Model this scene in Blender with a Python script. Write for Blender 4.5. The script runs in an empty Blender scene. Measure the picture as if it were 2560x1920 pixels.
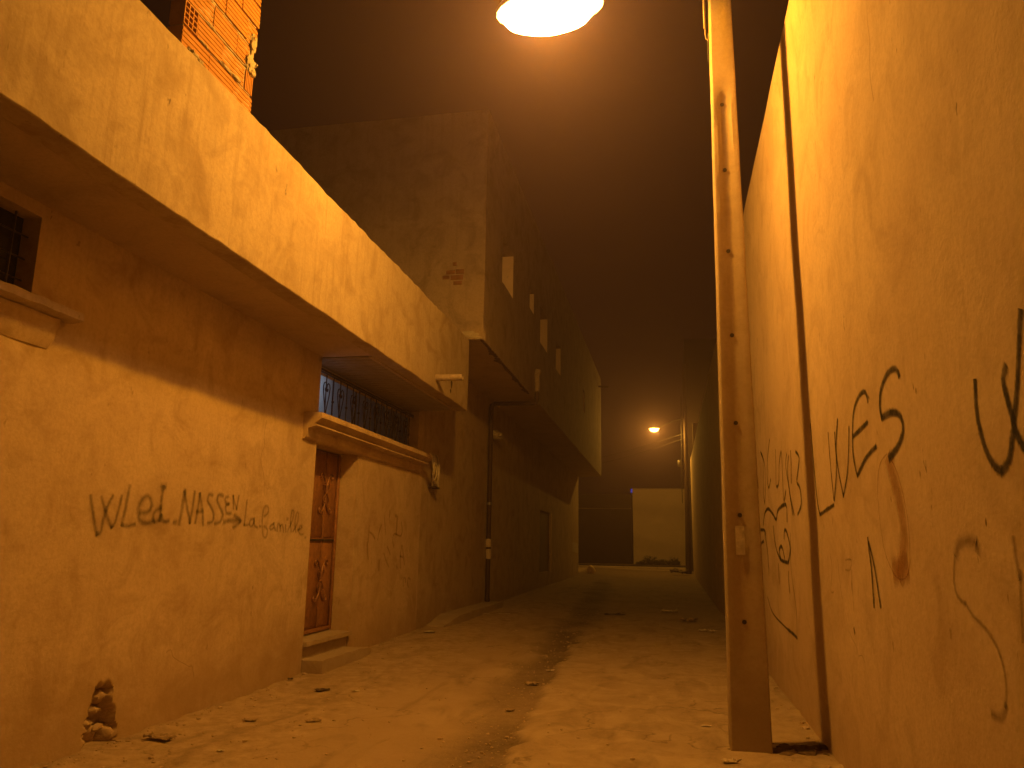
import bpy, bmesh, math, random
from mathutils import Vector, Matrix, noise

random.seed(7)
S = bpy.context.scene
COL = S.collection
PI = math.pi

# ------------------------------------------------------------------ camera
cam_d = bpy.data.cameras.new('camera')
cam = bpy.data.objects.new('camera', cam_d)
COL.objects.link(cam)
right = Vector((0.98013337, 0.19769341, 0.01599633))
up = Vector((0.02530769, -0.20464745, 0.97850853))
fwd = Vector((-0.1967183, 0.95866404, 0.20558496))
mw = Matrix((( right.x, up.x, -fwd.x, 0.0),
             ( right.y, up.y, -fwd.y, 0.0),
             ( right.z, up.z, -fwd.z, 1.6),
             (0, 0, 0, 1)))
cam.matrix_world = mw
cam_d.sensor_width = 36.0
cam_d.lens = 1930.0 / 2560.0 * 36.0
cam_d.clip_start = 0.05
cam_d.clip_end = 1500.0
S.camera = cam

# ------------------------------------------------------------------ night sky
W = bpy.data.worlds.new('World'); S.world = W; W.use_nodes = True
nt = W.node_tree; nt.nodes.clear()
sky = nt.nodes.new('ShaderNodeTexSky'); sky.sky_type = 'NISHITA'; sky.sun_disc = False
sky.sun_elevation = math.radians(-8.0); sky.sun_rotation = math.radians(200)
bg1 = nt.nodes.new('ShaderNodeBackground'); bg1.inputs['Strength'].default_value = 0.02
bg2 = nt.nodes.new('ShaderNodeBackground')
bg2.inputs['Color'].default_value = (1.0, 0.27, 0.12, 1); bg2.inputs['Strength'].default_value = 0.007
ad = nt.nodes.new('ShaderNodeAddShader'); wo = nt.nodes.new('ShaderNodeOutputWorld')
nt.links.new(sky.outputs[0], bg1.inputs[0]); nt.links.new(bg1.outputs[0], ad.inputs[0])
nt.links.new(bg2.outputs[0], ad.inputs[1]); nt.links.new(ad.outputs[0], wo.inputs['Surface'])

# ------------------------------------------------------------------ exposure
S.view_settings.view_transform = 'Standard'
S.view_settings.look = 'None'
S.view_settings.exposure = -0.06
S.view_settings.gamma = 1.0
S.view_settings.use_curve_mapping = False
S.render.engine = 'CYCLES'
S.cycles.max_bounces = 5
S.cycles.diffuse_bounces = 3
S.cycles.volume_bounces = 0
S.cycles.transparent_max_bounces = 8
SODIUM = (1.0, 0.383, 0.012)

# ------------------------------------------------------------------ helpers
def tag(o, label=None, cat=None, group=None, kind=None):
    if label: o['label'] = label
    if cat: o['category'] = cat
    if group: o['group'] = group
    if kind: o['kind'] = kind
    return o

def thing(name, loc, label, cat, group=None):
    o = bpy.data.objects.new(name, None); COL.objects.link(o)
    o.location = loc; o.empty_display_size = 0.2
    return tag(o, label, cat, group)

def world_loc(o):
    v = Vector((0, 0, 0))
    while o is not None:
        v += Vector(o.location)
        o = o.parent
    return v

def wallx(X, y, z):
    """a plastered wall is never quite flat"""
    return X + .010*noise.noise(Vector((X*3, y*.8, z*.8))) + .003*noise.noise(Vector((X, y*2, z*2)))

class MB:
    """collects geometry given in scene coordinates"""
    def __init__(s): s.v = []; s.f = []; s.uv = []; s.mi = []
    def quad(s, a, b, c, d, uv=None):
        n = len(s.v); s.v += [tuple(a), tuple(b), tuple(c), tuple(d)]; s.f.append((n, n+1, n+2, n+3)); s.uv.append(uv)
    def add(s, vs, fs):
        n = len(s.v); s.v += [tuple(v) for v in vs]
        for f in fs: s.f.append(tuple(i+n for i in f)); s.uv.append(None)
    def box(s, x0, x1, y0, y1, z0, z1):
        s.add([(x0,y0,z0),(x1,y0,z0),(x1,y1,z0),(x0,y1,z0),(x0,y0,z1),(x1,y0,z1),(x1,y1,z1),(x0,y1,z1)],
              [(0,3,2,1),(4,5,6,7),(0,1,5,4),(1,2,6,5),(2,3,7,6),(3,0,4,7)])
    def bbox(s, x0, x1, y0, y1, z0, z1, b=0.01):
        """box with bevelled edges"""
        bm = bmesh.new(); bmesh.ops.create_cube(bm, size=1.0)
        for v in bm.verts:
            v.co = Vector(((x0+x1)/2 + v.co.x*(x1-x0), (y0+y1)/2 + v.co.y*(y1-y0), (z0+z1)/2 + v.co.z*(z1-z0)))
        bmesh.ops.bevel(bm, geom=bm.edges[:], offset=b, segments=1, affect='EDGES', profile=0.5)
        s.bm(bm)
    def bm(s, bm):
        bm.verts.index_update()
        s.add([v.co[:] for v in bm.verts], [[v.index for v in f.verts] for f in bm.faces])
        bm.free()
    def tube(s, pts, r, n=8, cap=True, r2=None):
        pts = [Vector(p) for p in pts]; m = len(pts)
        base = len(s.v); ref = None
        for i, p in enumerate(pts):
            t = (pts[min(i+1, m-1)] - pts[max(i-1, 0)]).normalized()
            if ref is None:
                ref = Vector((0, 0, 1)) if abs(t.z) < 0.9 else Vector((1, 0, 0))
            a = t.cross(ref)
            if a.length < 1e-4: ref = Vector((0.3, 1, 0.2)); a = t.cross(ref)
            a.normalize(); b = a.cross(t).normalized()
            rr = r if r2 is None else r + (r2 - r) * i / max(1, m-1)
            for k in range(n):
                an = 2*PI*k/n
                s.v.append(tuple(p + a*math.cos(an)*rr + b*math.sin(an)*rr))
        for i in range(m-1):
            for k in range(n):
                a0 = base+i*n+k; a1 = base+i*n+(k+1) % n
                s.f.append((a0, a1, a1+n, a0+n)); s.uv.append(None)
        if cap:
            s.f.append(tuple(base+k for k in range(n))[::-1]); s.uv.append(None)
            s.f.append(tuple(base+(m-1)*n+k for k in range(n))); s.uv.append(None)
    def wavy(s, X):
        for i, v in enumerate(s.v):
            if abs(v[0]-X) < .002: s.v[i] = (wallx(X, v[1], v[2]), v[1], v[2])
    def rough(s, amp=0.006, sc=1.3):
        out = []
        for v in s.v:
            d = noise.noise_vector(Vector(v)*sc)*amp + noise.noise_vector(Vector(v)*sc*5)*amp*0.35
            out.append((v[0]+d.x, v[1]+d.y, v[2]+d.z))
        s.v = out
    def grid_box(s, x0, x1, y0, y1, z0, z1, st):
        """subdivided box, welded later"""
        def lin(a, b): 
            n = max(1, int(math.ceil((b-a)/st))); return [a+(b-a)*i/n for i in range(n+1)]
        X, Y, Z = lin(x0, x1), lin(y0, y1), lin(z0, z1)
        def sheet(A, B, fn, flip):
            n = len(s.v); w = len(B)
            for a in A:
                for b in B: s.v.append(fn(a, b))
            for i in range(len(A)-1):
                for j in range(w-1):
                    q = (n+i*w+j, n+(i+1)*w+j, n+(i+1)*w+j+1, n+i*w+j+1)
                    s.f.append(q[::-1] if flip else q); s.uv.append(None)
        sheet(X, Y, lambda a, b: (a, b, z1), False); sheet(X, Y, lambda a, b: (a, b, z0), True)
        sheet(Y, Z, lambda a, b: (x1, a, b), False); sheet(Y, Z, lambda a, b: (x0, a, b), True)
        sheet(X, Z, lambda a, b: (a, y0, b), False); sheet(X, Z, lambda a, b: (a, y1, b), True)
    def build(s, name, mat, parent=None, smooth=True, weld=False, mods=None):
        me = bpy.data.meshes.new(name)
        me.from_pydata(s.v, [], s.f)
        if any(u is not None for u in s.uv):
            uvl = me.uv_layers.new(name='UVMap'); k = 0
            for fi, f in enumerate(s.f):
                for j in range(len(f)):
                    uvl.data[k].uv = s.uv[fi][j] if s.uv[fi] else (0.5, 0.5); k += 1
        if weld:
            bm = bmesh.new(); bm.from_mesh(me); bmesh.ops.remove_doubles(bm, verts=bm.verts, dist=0.0005)
            bmesh.ops.recalc_face_normals(bm, faces=bm.faces); bm.to_mesh(me); bm.free()
        me.materials.append(mat)
        if smooth:
            for p in me.polygons: p.use_smooth = True
            me.set_sharp_from_angle(angle=math.radians(48))
        me.update()
        o = bpy.data.objects.new(name, me); COL.objects.link(o)
        if parent is not None:
            o.parent = parent
            o.matrix_parent_inverse = Matrix.Translation(-world_loc(parent)) if parent.type == 'EMPTY' else Matrix.Identity(4)
        return o

def wall_sheet(mb, fn, us, vs, holes, st=0.15, reveal=None):
    """sheet over u,v leaving the holes open; fn(u,v,depth) gives the point"""
    def cuts(lo, hi, extra):
        pts = sorted(set([lo, hi] + [e for e in extra if lo < e < hi])); out = [pts[0]]
        for a, b in zip(pts, pts[1:]):
            n = max(1, int(math.ceil((b-a)/st)))
            out += [a+(b-a)*i/n for i in range(1, n+1)]
        return out
    U = cuts(us[0], us[1], [h[0] for h in holes]+[h[1] for h in holes])
    V = cuts(vs[0], vs[1], [h[2] for h in holes]+[h[3] for h in holes])
    idx = {}
    def vid(i, j):
        if (i, j) not in idx:
            idx[(i, j)] = len(mb.v); mb.v.append(tuple(fn(U[i], V[j], 0)))
        return idx[(i, j)]
    for i in range(len(U)-1):
        for j in range(len(V)-1):
            cu, cv = (U[i]+U[i+1])/2, (V[j]+V[j+1])/2
            if any(h[0] < cu < h[1] and h[2] < cv < h[3] for h in holes): continue
            mb.f.append((vid(i, j), vid(i+1, j), vid(i+1, j+1), vid(i, j+1))); mb.uv.append(None)
    for h in holes:
        d = h[4]
        if d <= 0: continue
        for a, b in (((h[0], h[2]), (h[0], h[3])), ((h[1], h[3]), (h[1], h[2])), ((h[0], h[3]), (h[1], h[3])), ((h[1], h[2]), (h[0], h[2]))):
            n = max(1, int(max(abs(a[0]-b[0]), abs(a[1]-b[1]))/st))
            for k in range(n):
                p = (a[0]+(b[0]-a[0])*k/n, a[1]+(b[1]-a[1])*k/n); q = (a[0]+(b[0]-a[0])*(k+1)/n, a[1]+(b[1]-a[1])*(k+1)/n)
                mb.quad(fn(p[0], p[1], 0), fn(q[0], q[1], 0), fn(q[0], q[1], d), fn(p[0], p[1], d))

# ------------------------------------------------------------------ materials
def new_mat(name):
    m = bpy.data.materials.new(name); m.use_nodes = True
    t = m.node_tree; b = t.nodes['Principled BSDF']
    b.inputs['Roughness'].default_value = 0.9
    b.inputs['Specular IOR Level'].default_value = 0.25
    return m, t, b
def N(t, typ, **kw):
    n = t.nodes.new(typ)
    for k, v in kw.items():
        if k in n.inputs: n.inputs[k].default_value = v
        else: setattr(n, k, v)
    return n
def coords(t, scale=(1, 1, 1), loc=(0, 0, 0)):
    tc = t.nodes.new('ShaderNodeTexCoord'); mp = t.nodes.new('ShaderNodeMapping')
    mp.inputs['Scale'].default_value = scale; mp.inputs['Location'].default_value = loc
    t.links.new(tc.outputs['Object'], mp.inputs['Vector']); return mp.outputs['Vector']
def nz(t, vec, scale, detail=4, rough=0.55, dist=0.0):
    n = N(t, 'ShaderNodeTexNoise', Scale=scale, Detail=detail, Roughness=rough, Distortion=dist)
    t.links.new(vec, n.inputs['Vector']); return n.outputs['Fac']
def ramp(t, fac, p0, p1, c0=(0, 0, 0, 1), c1=(1, 1, 1, 1)):
    r = t.nodes.new('ShaderNodeValToRGB'); e = r.color_ramp.elements
    e[0].position = p0; e[1].position = p1; e[0].color = c0; e[1].color = c1
    t.links.new(fac, r.inputs[0]); return r.outputs[0]
def mix(t, fac, a, b, typ='MIX'):
    m = t.nodes.new('ShaderNodeMix'); m.data_type = 'RGBA'; m.blend_type = typ
    for sock, v in ((m.inputs[0], fac), (m.inputs[6], a), (m.inputs[7], b)):
        if isinstance(v, (int, float)): sock.default_value = v
        elif isinstance(v, tuple): sock.default_value = v if len(v) == 4 else v + (1,)
        else: t.links.new(v, sock)
    return m.outputs[2]
def math_(t, op, a, b=None, clamp=False):
    m = t.nodes.new('ShaderNodeMath'); m.operation = op; m.use_clamp = clamp
    for sock, v in ((m.inputs[0], a), (m.inputs[1], b)):
        if v is None: continue
        if isinstance(v, (int, float)): sock.default_value = v
        else: t.links.new(v, sock)
    return m.outputs[0]
def bump(t, b, h, strength=0.3, dist=0.02):
    n = N(t, 'ShaderNodeBump', Strength=strength, Distance=dist)
    t.links.new(h, n.inputs['Height']); t.links.new(n.outputs[0], b.inputs['Normal'])

def plaster(name, base, dark, light, streak=0.35, spots=0.5, patch=0.5, seed=0.0, grime=0.35, bstr=0.35, courses=0.0):
    m, t, b = new_mat(name)
    v = coords(t, loc=(seed, seed*0.7, seed*0.3))
    big = nz(t, v, 0.6, 4, 0.6, 0.6)
    med = nz(t, v, 2.2, 5, 0.62, 0.9)
    fine = nz(t, v, 30, 4, 0.65)
    c = mix(t, ramp(t, big, 0.38, 0.62), base, light)
    c = mix(t, math_(t, 'MULTIPLY', ramp(t, med, 0.46, 0.7), patch), c, dark)
    # trowel sweeps
    vt = coords(t, scale=(1, 0.55, 1.6), loc=(seed*2, 0, 3))
    tw = nz(t, vt, 3.0, 5, 0.7, 1.8)
    c = mix(t, math_(t, 'MULTIPLY', ramp(t, tw, 0.5, 0.66), 0.4*patch), c, light)
    c = mix(t, math_(t, 'MULTIPLY', ramp(t, fine, .42, .72), .40), c, dark)
    # rain streaks
    vs = coords(t, scale=(5, 5, 0.28), loc=(seed, 2, 0))
    st = nz(t, vs, 2.2, 6, 0.7)
    c = mix(t, math_(t, 'MULTIPLY', ramp(t, st, 0.52, 0.72), streak), c, dark)
    # little pits and scuffs
    sp = nz(t, coords(t, scale=(1, 1, 0.45)), 17, 3, 0.5)
    pit = ramp(t, sp, 0.7, 0.75)
    clu = ramp(t, nz(t, v, 1.1, 2), 0.45, 0.62)
    c = mix(t, math_(t, 'MULTIPLY', math_(t, 'MULTIPLY', pit, clu), spots), c, tuple(x*0.35 for x in dark))
    # short vertical scratches and drips
    scr = ramp(t, nz(t, coords(t, scale=(1, 1, .22), loc=(seed, 0, 0)), 42, 2, 0.5), 0.72, 0.77)
    c = mix(t, math_(t, 'MULTIPLY', math_(t, 'MULTIPLY', scr, ramp(t, med, .4, .6)), spots*.7), c, tuple(x*0.4 for x in dark))
    # splashed dirt along the foot of the wall
    g = t.nodes.new('ShaderNodeNewGeometry'); sx = t.nodes.new('ShaderNodeSeparateXYZ'); t.links.new(g.outputs['Position'], sx.inputs[0])
    edge = math_(t, 'SUBTRACT', math_(t, 'MULTIPLY', nz(t, v, 1.7, 6, 0.65), 1.5), sx.outputs['Z'])
    foot = ramp(t, edge, 0.0, 0.5)
    c = mix(t, math_(t, 'MULTIPLY', foot, grime), c, dark)
    if courses > 0:
        br = N(t, 'ShaderNodeTexBrick', Scale=1.0)
        br.inputs['Mortar Size'].default_value = 0.02; br.inputs['Mortar Smooth'].default_value = 1.0
        br.inputs['Brick Width'].default_value = 0.34; br.inputs['Row Height'].default_value = 0.22
        mp = t.nodes.new('ShaderNodeMapping'); mp.inputs['Rotation'].default_value = (0, PI/2, PI/2)
        cb = t.nodes.new('ShaderNodeCombineXYZ'); sy = t.nodes.new('ShaderNodeSeparateXYZ'); t.links.new(g.outputs['Position'], sy.inputs[0])
        t.links.new(sy.outputs['Y'], cb.inputs[0]); t.links.new(sy.outputs['Z'], cb.inputs[1]); t.links.new(cb.outputs[0], br.inputs['Vector'])
        gh = math_(t, 'MULTIPLY', math_(t, 'MULTIPLY', br.outputs['Fac'], ramp(t, nz(t, v, 0.8, 3), 0.42, 0.62)), courses)
        c = mix(t, gh, c, dark)
    t.links.new(c, b.inputs['Base Color'])
    hv = coords(t)
    h = math_(t, 'ADD', math_(t, 'MULTIPLY', nz(t, hv, 5.0, 3, .6, .8), 0.55), math_(t, 'MULTIPLY', nz(t, hv, 45, 3, .65), 0.28))
    bump(t, b, h, bstr, 0.03)
    return m

M = {}
M['wall'] = plaster('ochre_plaster', (.54,.42,.27), (.36,.255,.15), (.63,.50,.33), streak=.3, seed=1.0, courses=.14, patch=.8, spots=.7, grime=.6)
M['parapet'] = plaster('parapet_plaster', (.42,.34,.22), (.29,.215,.13), (.50,.41,.27), streak=.7, seed=5.0, spots=.8, grime=0, patch=.8)
M['soffit'] = plaster('soffit_plaster', (.50,.40,.28), (.32,.25,.17), (.56,.45,.32), streak=0, seed=9.0, grime=0)
M['rwall'] = plaster('tan_render', (.54,.41,.27), (.40,.29,.18), (.61,.48,.32), streak=.16, spots=1.0, patch=.75, seed=14.0, grime=.35, bstr=.28)
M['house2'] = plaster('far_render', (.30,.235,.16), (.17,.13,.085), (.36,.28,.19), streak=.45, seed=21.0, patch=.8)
M['lowwall'] = plaster('base_render', (.46,.355,.23), (.29,.21,.13), (.53,.42,.275), streak=.35, seed=24.0, patch=.8, grime=.5)
M['step'] = plaster('step_concrete', (.47,.38,.27), (.30,.23,.16), (.54,.44,.31), streak=0, seed=31.0, grime=.5, bstr=.5)
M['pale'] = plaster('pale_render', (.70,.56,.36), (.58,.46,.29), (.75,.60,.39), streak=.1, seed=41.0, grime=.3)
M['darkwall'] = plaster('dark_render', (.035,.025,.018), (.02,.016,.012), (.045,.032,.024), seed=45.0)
M['pole'] = plaster('pole_concrete', (.41,.325,.215), (.31,.24,.155), (.47,.375,.25), streak=.15, seed=51.0, spots=.3, patch=.5, grime=.5, bstr=.25)
M['mortar'] = plaster('mortar', (.42,.37,.27), (.28,.24,.17), (.52,.46,.34), streak=0, seed=61.0, grime=0, bstr=1.0)
M['stone'] = plaster('stone', (.46,.35,.23), (.32,.235,.15), (.54,.42,.28), streak=0, seed=71.0, grime=0, bstr=.8)

def simple(name, col, rough=0.7, metal=0.0, var=0.3, sc=12, spec=0.3, bs=0.1):
    m, t, b = new_mat(name)
    v = coords(t); n = nz(t, v, sc, 4, 0.6, 0.5)
    c = mix(t, ramp(t, n, 0.35, 0.7), col, tuple(x*(1-var) for x in col))
    t.links.new(c, b.inputs['Base Color'])
    b.inputs['Roughness'].default_value = rough; b.inputs['Metallic'].default_value = metal
    b.inputs['Specular IOR Level'].default_value = spec
    bump(t, b, n, bs, 0.01)
    return m
M['brick'] = simple('fired_clay', (.50,.25,.07), .85, 0, .25, 9, .2, .25)
M['door'] = simple('door_wood', (.34,.165,.07), .5, 0, .4, 14, .4, .2)
M['iron'] = simple('wrought_iron', (.06,.05,.045), .5, .4, .3, 30)
M['ironbrown'] = simple('door_iron', (.30,.15,.08), .45, .2, .3, 30)  # lighter, browner iron tone for the door scrollwork
M['pipe'] = simple('drain_pipe', (.07,.042,.028), .6, 0, .4, 8)
M['spout'] = simple('cement_pipe', (.42,.34,.25), .8, 0, .4, 20, .2, .6)
mf, t, b = new_mat('frosted_glass')
b.inputs['Base Color'].default_value = (.75, .78, .8, 1); b.inputs['Roughness'].default_value = .5
tl = N(t, 'ShaderNodeBsdfTranslucent'); tl.inputs['Color'].default_value = (.8, .85, .9, 1)
df = N(t, 'ShaderNodeBsdfDiffuse'); df.inputs['Color'].default_value = (.25, .25, .26, 1)
mx = N(t, 'ShaderNodeMixShader'); mx.inputs[0].default_value = .3
t.links.new(tl.outputs[0], mx.inputs[1]); t.links.new(df.outputs[0], mx.inputs[2]); t.links.new(mx.outputs[0], t.nodes['Material Output'].inputs['Surface'])
M['frosted'] = mf
M['plank'] = simple('soffit_plank', (.36,.31,.25), .7, 0, .35, 6, .3, .1)
M['holeshade'] = simple('hole_shade', (.05,.04,.03), .9)  # near-black colour standing in for shade inside holes
M['glassdark'] = simple('dark_glass', (.02,.018,.015), .25, 0, .1, 4, .5, 0)
M['cable'] = simple('cable', (.45,.34,.22), .6)
M['blackcable'] = simple('black_cable', (.04,.035,.03), .5)
M['metal'] = simple('grey_metal', (.35,.33,.3), .45, .6)
M['paper'] = simple('paper', (.62,.55,.42), .8, 0, .35, 18, .2, .3)
M['sticker'] = simple('old_sticker', (.42,.36,.26), .8, 0, .3, 18, .2, .2)
M['dirtypaper'] = simple('dirty_card', (.38,.28,.18), .85, 0, .5, 25, .2, .5)
M['darklitter'] = simple('dark_litter', (.10,.07,.05), .7, 0, .4, 25)
M['plastic'] = simple('pale_plastic', (.6,.5,.38), .35, 0, .3, 20, .5, .2)
M['leaf'] = simple('leaf', (.07,.08,.03), .7, 0, .5, 10)
M['soil'] = simple('soil', (.16,.11,.07), .95, 0, .5, 30, .1, .8)
M['darkdoor'] = simple('dark_metal_door', (.20,.145,.09), .7, .0)
M['oldbrick'] = simple('old_brick', (.24,.12,.05), .9, 0, .4, 9)

def emission(name, col, st, through=0.0):
    m = bpy.data.materials.new(name); m.use_nodes = True; t = m.node_tree; t.nodes.clear()
    o = t.nodes.new('ShaderNodeOutputMaterial'); e = N(t, 'ShaderNodeEmission', Strength=st); e.inputs['Color'].default_value = col + (1,)
    if through:
        tr = t.nodes.new('ShaderNodeBsdfTransparent'); a = t.nodes.new('ShaderNodeAddShader')
        t.links.new(e.outputs[0], a.inputs[0]); t.links.new(tr.outputs[0], a.inputs[1]); t.links.new(a.outputs[0], o.inputs['Surface'])
    else: t.links.new(e.outputs[0], o.inputs['Surface'])
    return m
M['lampglass'] = emission('lamp_glass', (1.0, .58, .20), 60.0, 1.0)
M['lampglass2'] = emission('far_lamp_glass', (1.0, .72, .22), 5.0, 1.0)
M['blueled'] = emission('blue_led', (.02, .10, 1.0), .35)

def spray(name, col, op=0.75, edge=0.35, seed=0):
    m, t, b = new_mat(name)
    uv = t.nodes.new('ShaderNodeTexCoord'); sx = t.nodes.new('ShaderNodeSeparateXYZ'); t.links.new(uv.outputs['UV'], sx.inputs[0])
    d = math_(t, 'ABSOLUTE', math_(t, 'SUBTRACT', sx.outputs['Y'], 0.5))
    d = math_(t, 'MULTIPLY', d, 2.0)
    v = coords(t, loc=(seed, 0, 0))
    d = math_(t, 'ADD', d, math_(t, 'MULTIPLY', math_(t, 'SUBTRACT', nz(t, v, 60, 4, .7), .5), .9))
    a = ramp(t, d, 1-edge*2, 1.0, (1, 1, 1, 1), (0, 0, 0, 1))
    wear = ramp(t, nz(t, v, 9, 5, .7), .3, .65)
    a = math_(t, 'MULTIPLY', math_(t, 'MULTIPLY', a, op), math_(t, 'ADD', math_(t, 'MULTIPLY', wear, .5), .5))
    b.inputs['Base Color'].default_value = col + (1,)
    t.links.new(a, b.inputs['Alpha'])
    return m
M['spray'] = spray('spray_paint', (.07,.055,.045), .56, .5)
M['marker'] = spray('dark_paint', (.025,.02,.017), .97, .3, 3)
M['rust'] = spray('brown_paint', (.40,.18,.04), .5, .3, 6)
M['faded'] = spray('faded_paint', (.12,.07,.04), .5, .5, 9)
M['redfade'] = spray('faded_red_paint', (.25,.08,.03), .55, .5, 12)

# ------------------------------------------------------------------ ground
def lerp(a, b, t): return a+(b-a)*t
def pw(x, pts):
    if x <= pts[0][0]: return pts[0][1]
    for (a, b), (c, d) in zip(pts, pts[1:]):
        if x <= c: return lerp(b, d, (x-a)/(c-a))
    return pts[-1][1]
def sst(a, b, x):
    t = min(1, max(0, (x-a)/(b-a))); return t*t*(3-2*t)
def fbm(x, y, s, seed=0.0, o=4):
    return noise.fractal(Vector((x*s+seed, y*s-seed, seed)), 0.9, 2.0, o)
LEFTZ = [(0, 0), (8, 0), (12, .09), (16, .14), (40, .28), (60, .42), (400, .6)]
RIGHTZ = [(0, 0), (22, 0), (40, .12), (60, .42), (400, .6)]
def ground_base(x, y):
    t = min(1, max(0, (x+4.45)/3.0))
    return lerp(pw(y, LEFTZ), pw(y, RIGHTZ), t*t*(3-2*t))
def slab_edge(y): return -1.32 - 0.052*(y-6) + 0.10*fbm(0.3, y, 1.1, 3) + 0.035*fbm(0.7, y, 6, 8)
def zones(x, y):
    e = slab_edge(y) 
    slab = sst(e-0.03, e+0.03, x) * (1 - sst(16, 26, y))
    n = fbm(x, y, 1.3, 5)
    gut = sst(e-0.70-0.30*n, e-0.22, x) * (1 - sst(e+0.0, e+0.10+.5*sst(12, 20, y), x + 0.06*fbm(x, y, 5, 9)))
    gut *= 0.75+0.5*fbm(x, y, 0.8, 11)
    sand = 1 - sst(-3.35+.22*n, -2.75+.3*n, x - 0.05*(y-6)*0)
    foot = max(1-sst(-4.42, -4.15+.12*n, x), sst(0.95+.1*n, 1.2, x))
    return min(1, max(0, max(gut, .9*sst(29, 41, y)))), slab, min(1, max(0, sand)), foot
def height(x, y):
    z = ground_base(x, y)
    if -4.6 < x < 1.3 and y < 48:
        g, s, sd, ft = zones(x, y)
        k = 1-sst(14, 30, y)
        z += 0.022*s*k - 0.03*g*k
        z += 0.010*fbm(x, y, 0.9, 2) + (0.004+0.010*g+.004*sd)*fbm(x, y, 7, 4)
        z += 0.0025*fbm(x, y, 28, 6, 2)*k + 0.03*ft*max(0, fbm(x, y, 4, 13))
        z += 0.012*sst(-3.2, -3.6, x)*k
    return z
def cut(pts, st):
    out = [pts[0]]
    for (a, b), s in zip(zip(pts, pts[1:]), st):
        n = max(1, int(round((b-a)/s))); out += [a+(b-a)*i/n for i in range(1, n+1)]
    return out
XS = [-120, -60, -25, -12, -7, -5.2] + cut([-4.7, 1.5], [.04])+[2.5, 6, 12, 25, 60, 120]
YS = [-60, -40, -15, -6, -2, 1, 3] + cut([4.6, 14, 24, 50, 62], [.045, .10, .3, 1.0]) + [70, 90, 140, 250]
gm = bpy.data.meshes.new('ground'); gv = []; ga = []
for y in YS:
    for x in XS:
        gv.append((x, y, height(x, y))); ga.append(zones(x, y) if -4.75 < x < 1.55 and y < 50 else (0, 0, .4, 0))
w = len(XS)
gf = [(j*w+i, j*w+i+1, (j+1)*w+i+1, (j+1)*w+i) for j in range(len(YS)-1) for i in range(w-1)]
gm.from_pydata(gv, [], gf)
at = gm.color_attributes.new('zone', 'FLOAT_COLOR', 'POINT')
for i, a in enumerate(ga): at.data[i].color = a
for p in gm.polygons: p.use_smooth = True
ground = bpy.data.objects.new('ground', gm); COL.objects.link(ground); tag(ground, 'dusty unpaved alley floor with a dirty gutter and a broken concrete strip', kind='structure')
m, t, b = new_mat('ground_dirt')
v = coords(t)
za = N(t, 'ShaderNodeVertexColor', layer_name='zone'); sep = t.nodes.new('ShaderNodeSeparateColor'); t.links.new(za.outputs['Color'], sep.inputs[0])
c = mix(t, ramp(t, nz(t, v, .8, 6, .6, .6), .35, .65), (.34,.25,.155), (.41,.31,.20))
c = mix(t, sep.outputs[2], c, mix(t, ramp(t, nz(t, v, 6, 6, .7), .4, .65), (.44,.335,.215), (.31,.23,.145)))
c = mix(t, sep.outputs[1], c, mix(t, ramp(t, nz(t, v, 3, 7, .65, .8), .35, .7), (.43,.33,.21), (.29,.215,.135)))
gutc = mix(t, ramp(t, nz(t, v, 22, 5, .7), .35, .7), (.10,.072,.045), (.21,.155,.10))
c = mix(t, sep.outputs[0], c, gutc)
vo = t.nodes.new('ShaderNodeTexVoronoi'); vo.feature = 'DISTANCE_TO_EDGE'; vo.inputs['Scale'].default_value = .55
wv = t.nodes.new('ShaderNodeVectorMath'); wv.operation = 'ADD'; nc = N(t, 'ShaderNodeTexNoise', Scale=2.2, Detail=5); t.links.new(v, nc.inputs['Vector'])
t.links.new(v, wv.inputs[0]); t.links.new(nc.outputs['Color'], wv.inputs[1]); t.links.new(wv.outputs[0], vo.inputs['Vector'])
crk = math_(t, 'MULTIPLY', ramp(t, vo.outputs['Distance'], .0, .010, (1, 1, 1, 1), (0, 0, 0, 1)), ramp(t, nz(t, v, .9, 3), .45, .6))
c = mix(t, math_(t, 'MULTIPLY', crk, .7), c, (.10,.07,.045))
grav = nz(t, v, 55, 4, .7)
c = mix(t, math_(t, 'MULTIPLY', ramp(t, grav, .58, .72), .5), c, (.10,.07,.045))
c = mix(t, math_(t, 'MULTIPLY', ramp(t, nz(t, v, 38, 3, .6), .66, .74), .35), c, (.42,.33,.22))
stn = ramp(t, nz(t, coords(t, scale=(1.6, .55, 1)), 1.5, 5, .6, 1.0), .52, .72)
c = mix(t, math_(t, 'MULTIPLY', stn, .5), c, (.11,.08,.052))
t.links.new(c, b.inputs['Base Color'])
h = math_(t, 'ADD', math_(t, 'MULTIPLY', grav, .5), math_(t, 'MULTIPLY', nz(t, v, 9, 7, .7, .5), 1.0))
bump(t, b, h, .55, .03)
gm.materials.append(m)
def gz(x, y): return height(x, y)

# thin dirt curb of the street that crosses beyond the alley
mb = MB()
for (a, b_) in ((-6.2, -3.1), (-3.08, -.9), (-.88, 1.0)):
    mb.bbox(a, b_, 52.2, 52.45, .2, .43, .02)
mb.rough(.02, 2); tag(mb.build('kerb', M['step']), 'low pale kerb crossing the far end of the alley', 'kerb')
mb = MB()
for i in range(60):
    mb.quad((-14+i*.5, 52.46, .395), (-13.5+i*.5, 52.46, .395), (-13.5+i*.5, 57, .42), (-14+i*.5, 57, .42))
o = mb.build('far_road', simple('road_dirt', (.07,.052,.035), .95, 0, .4, 3)); tag(o, 'dark street crossing behind the kerb', kind='structure')

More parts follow.
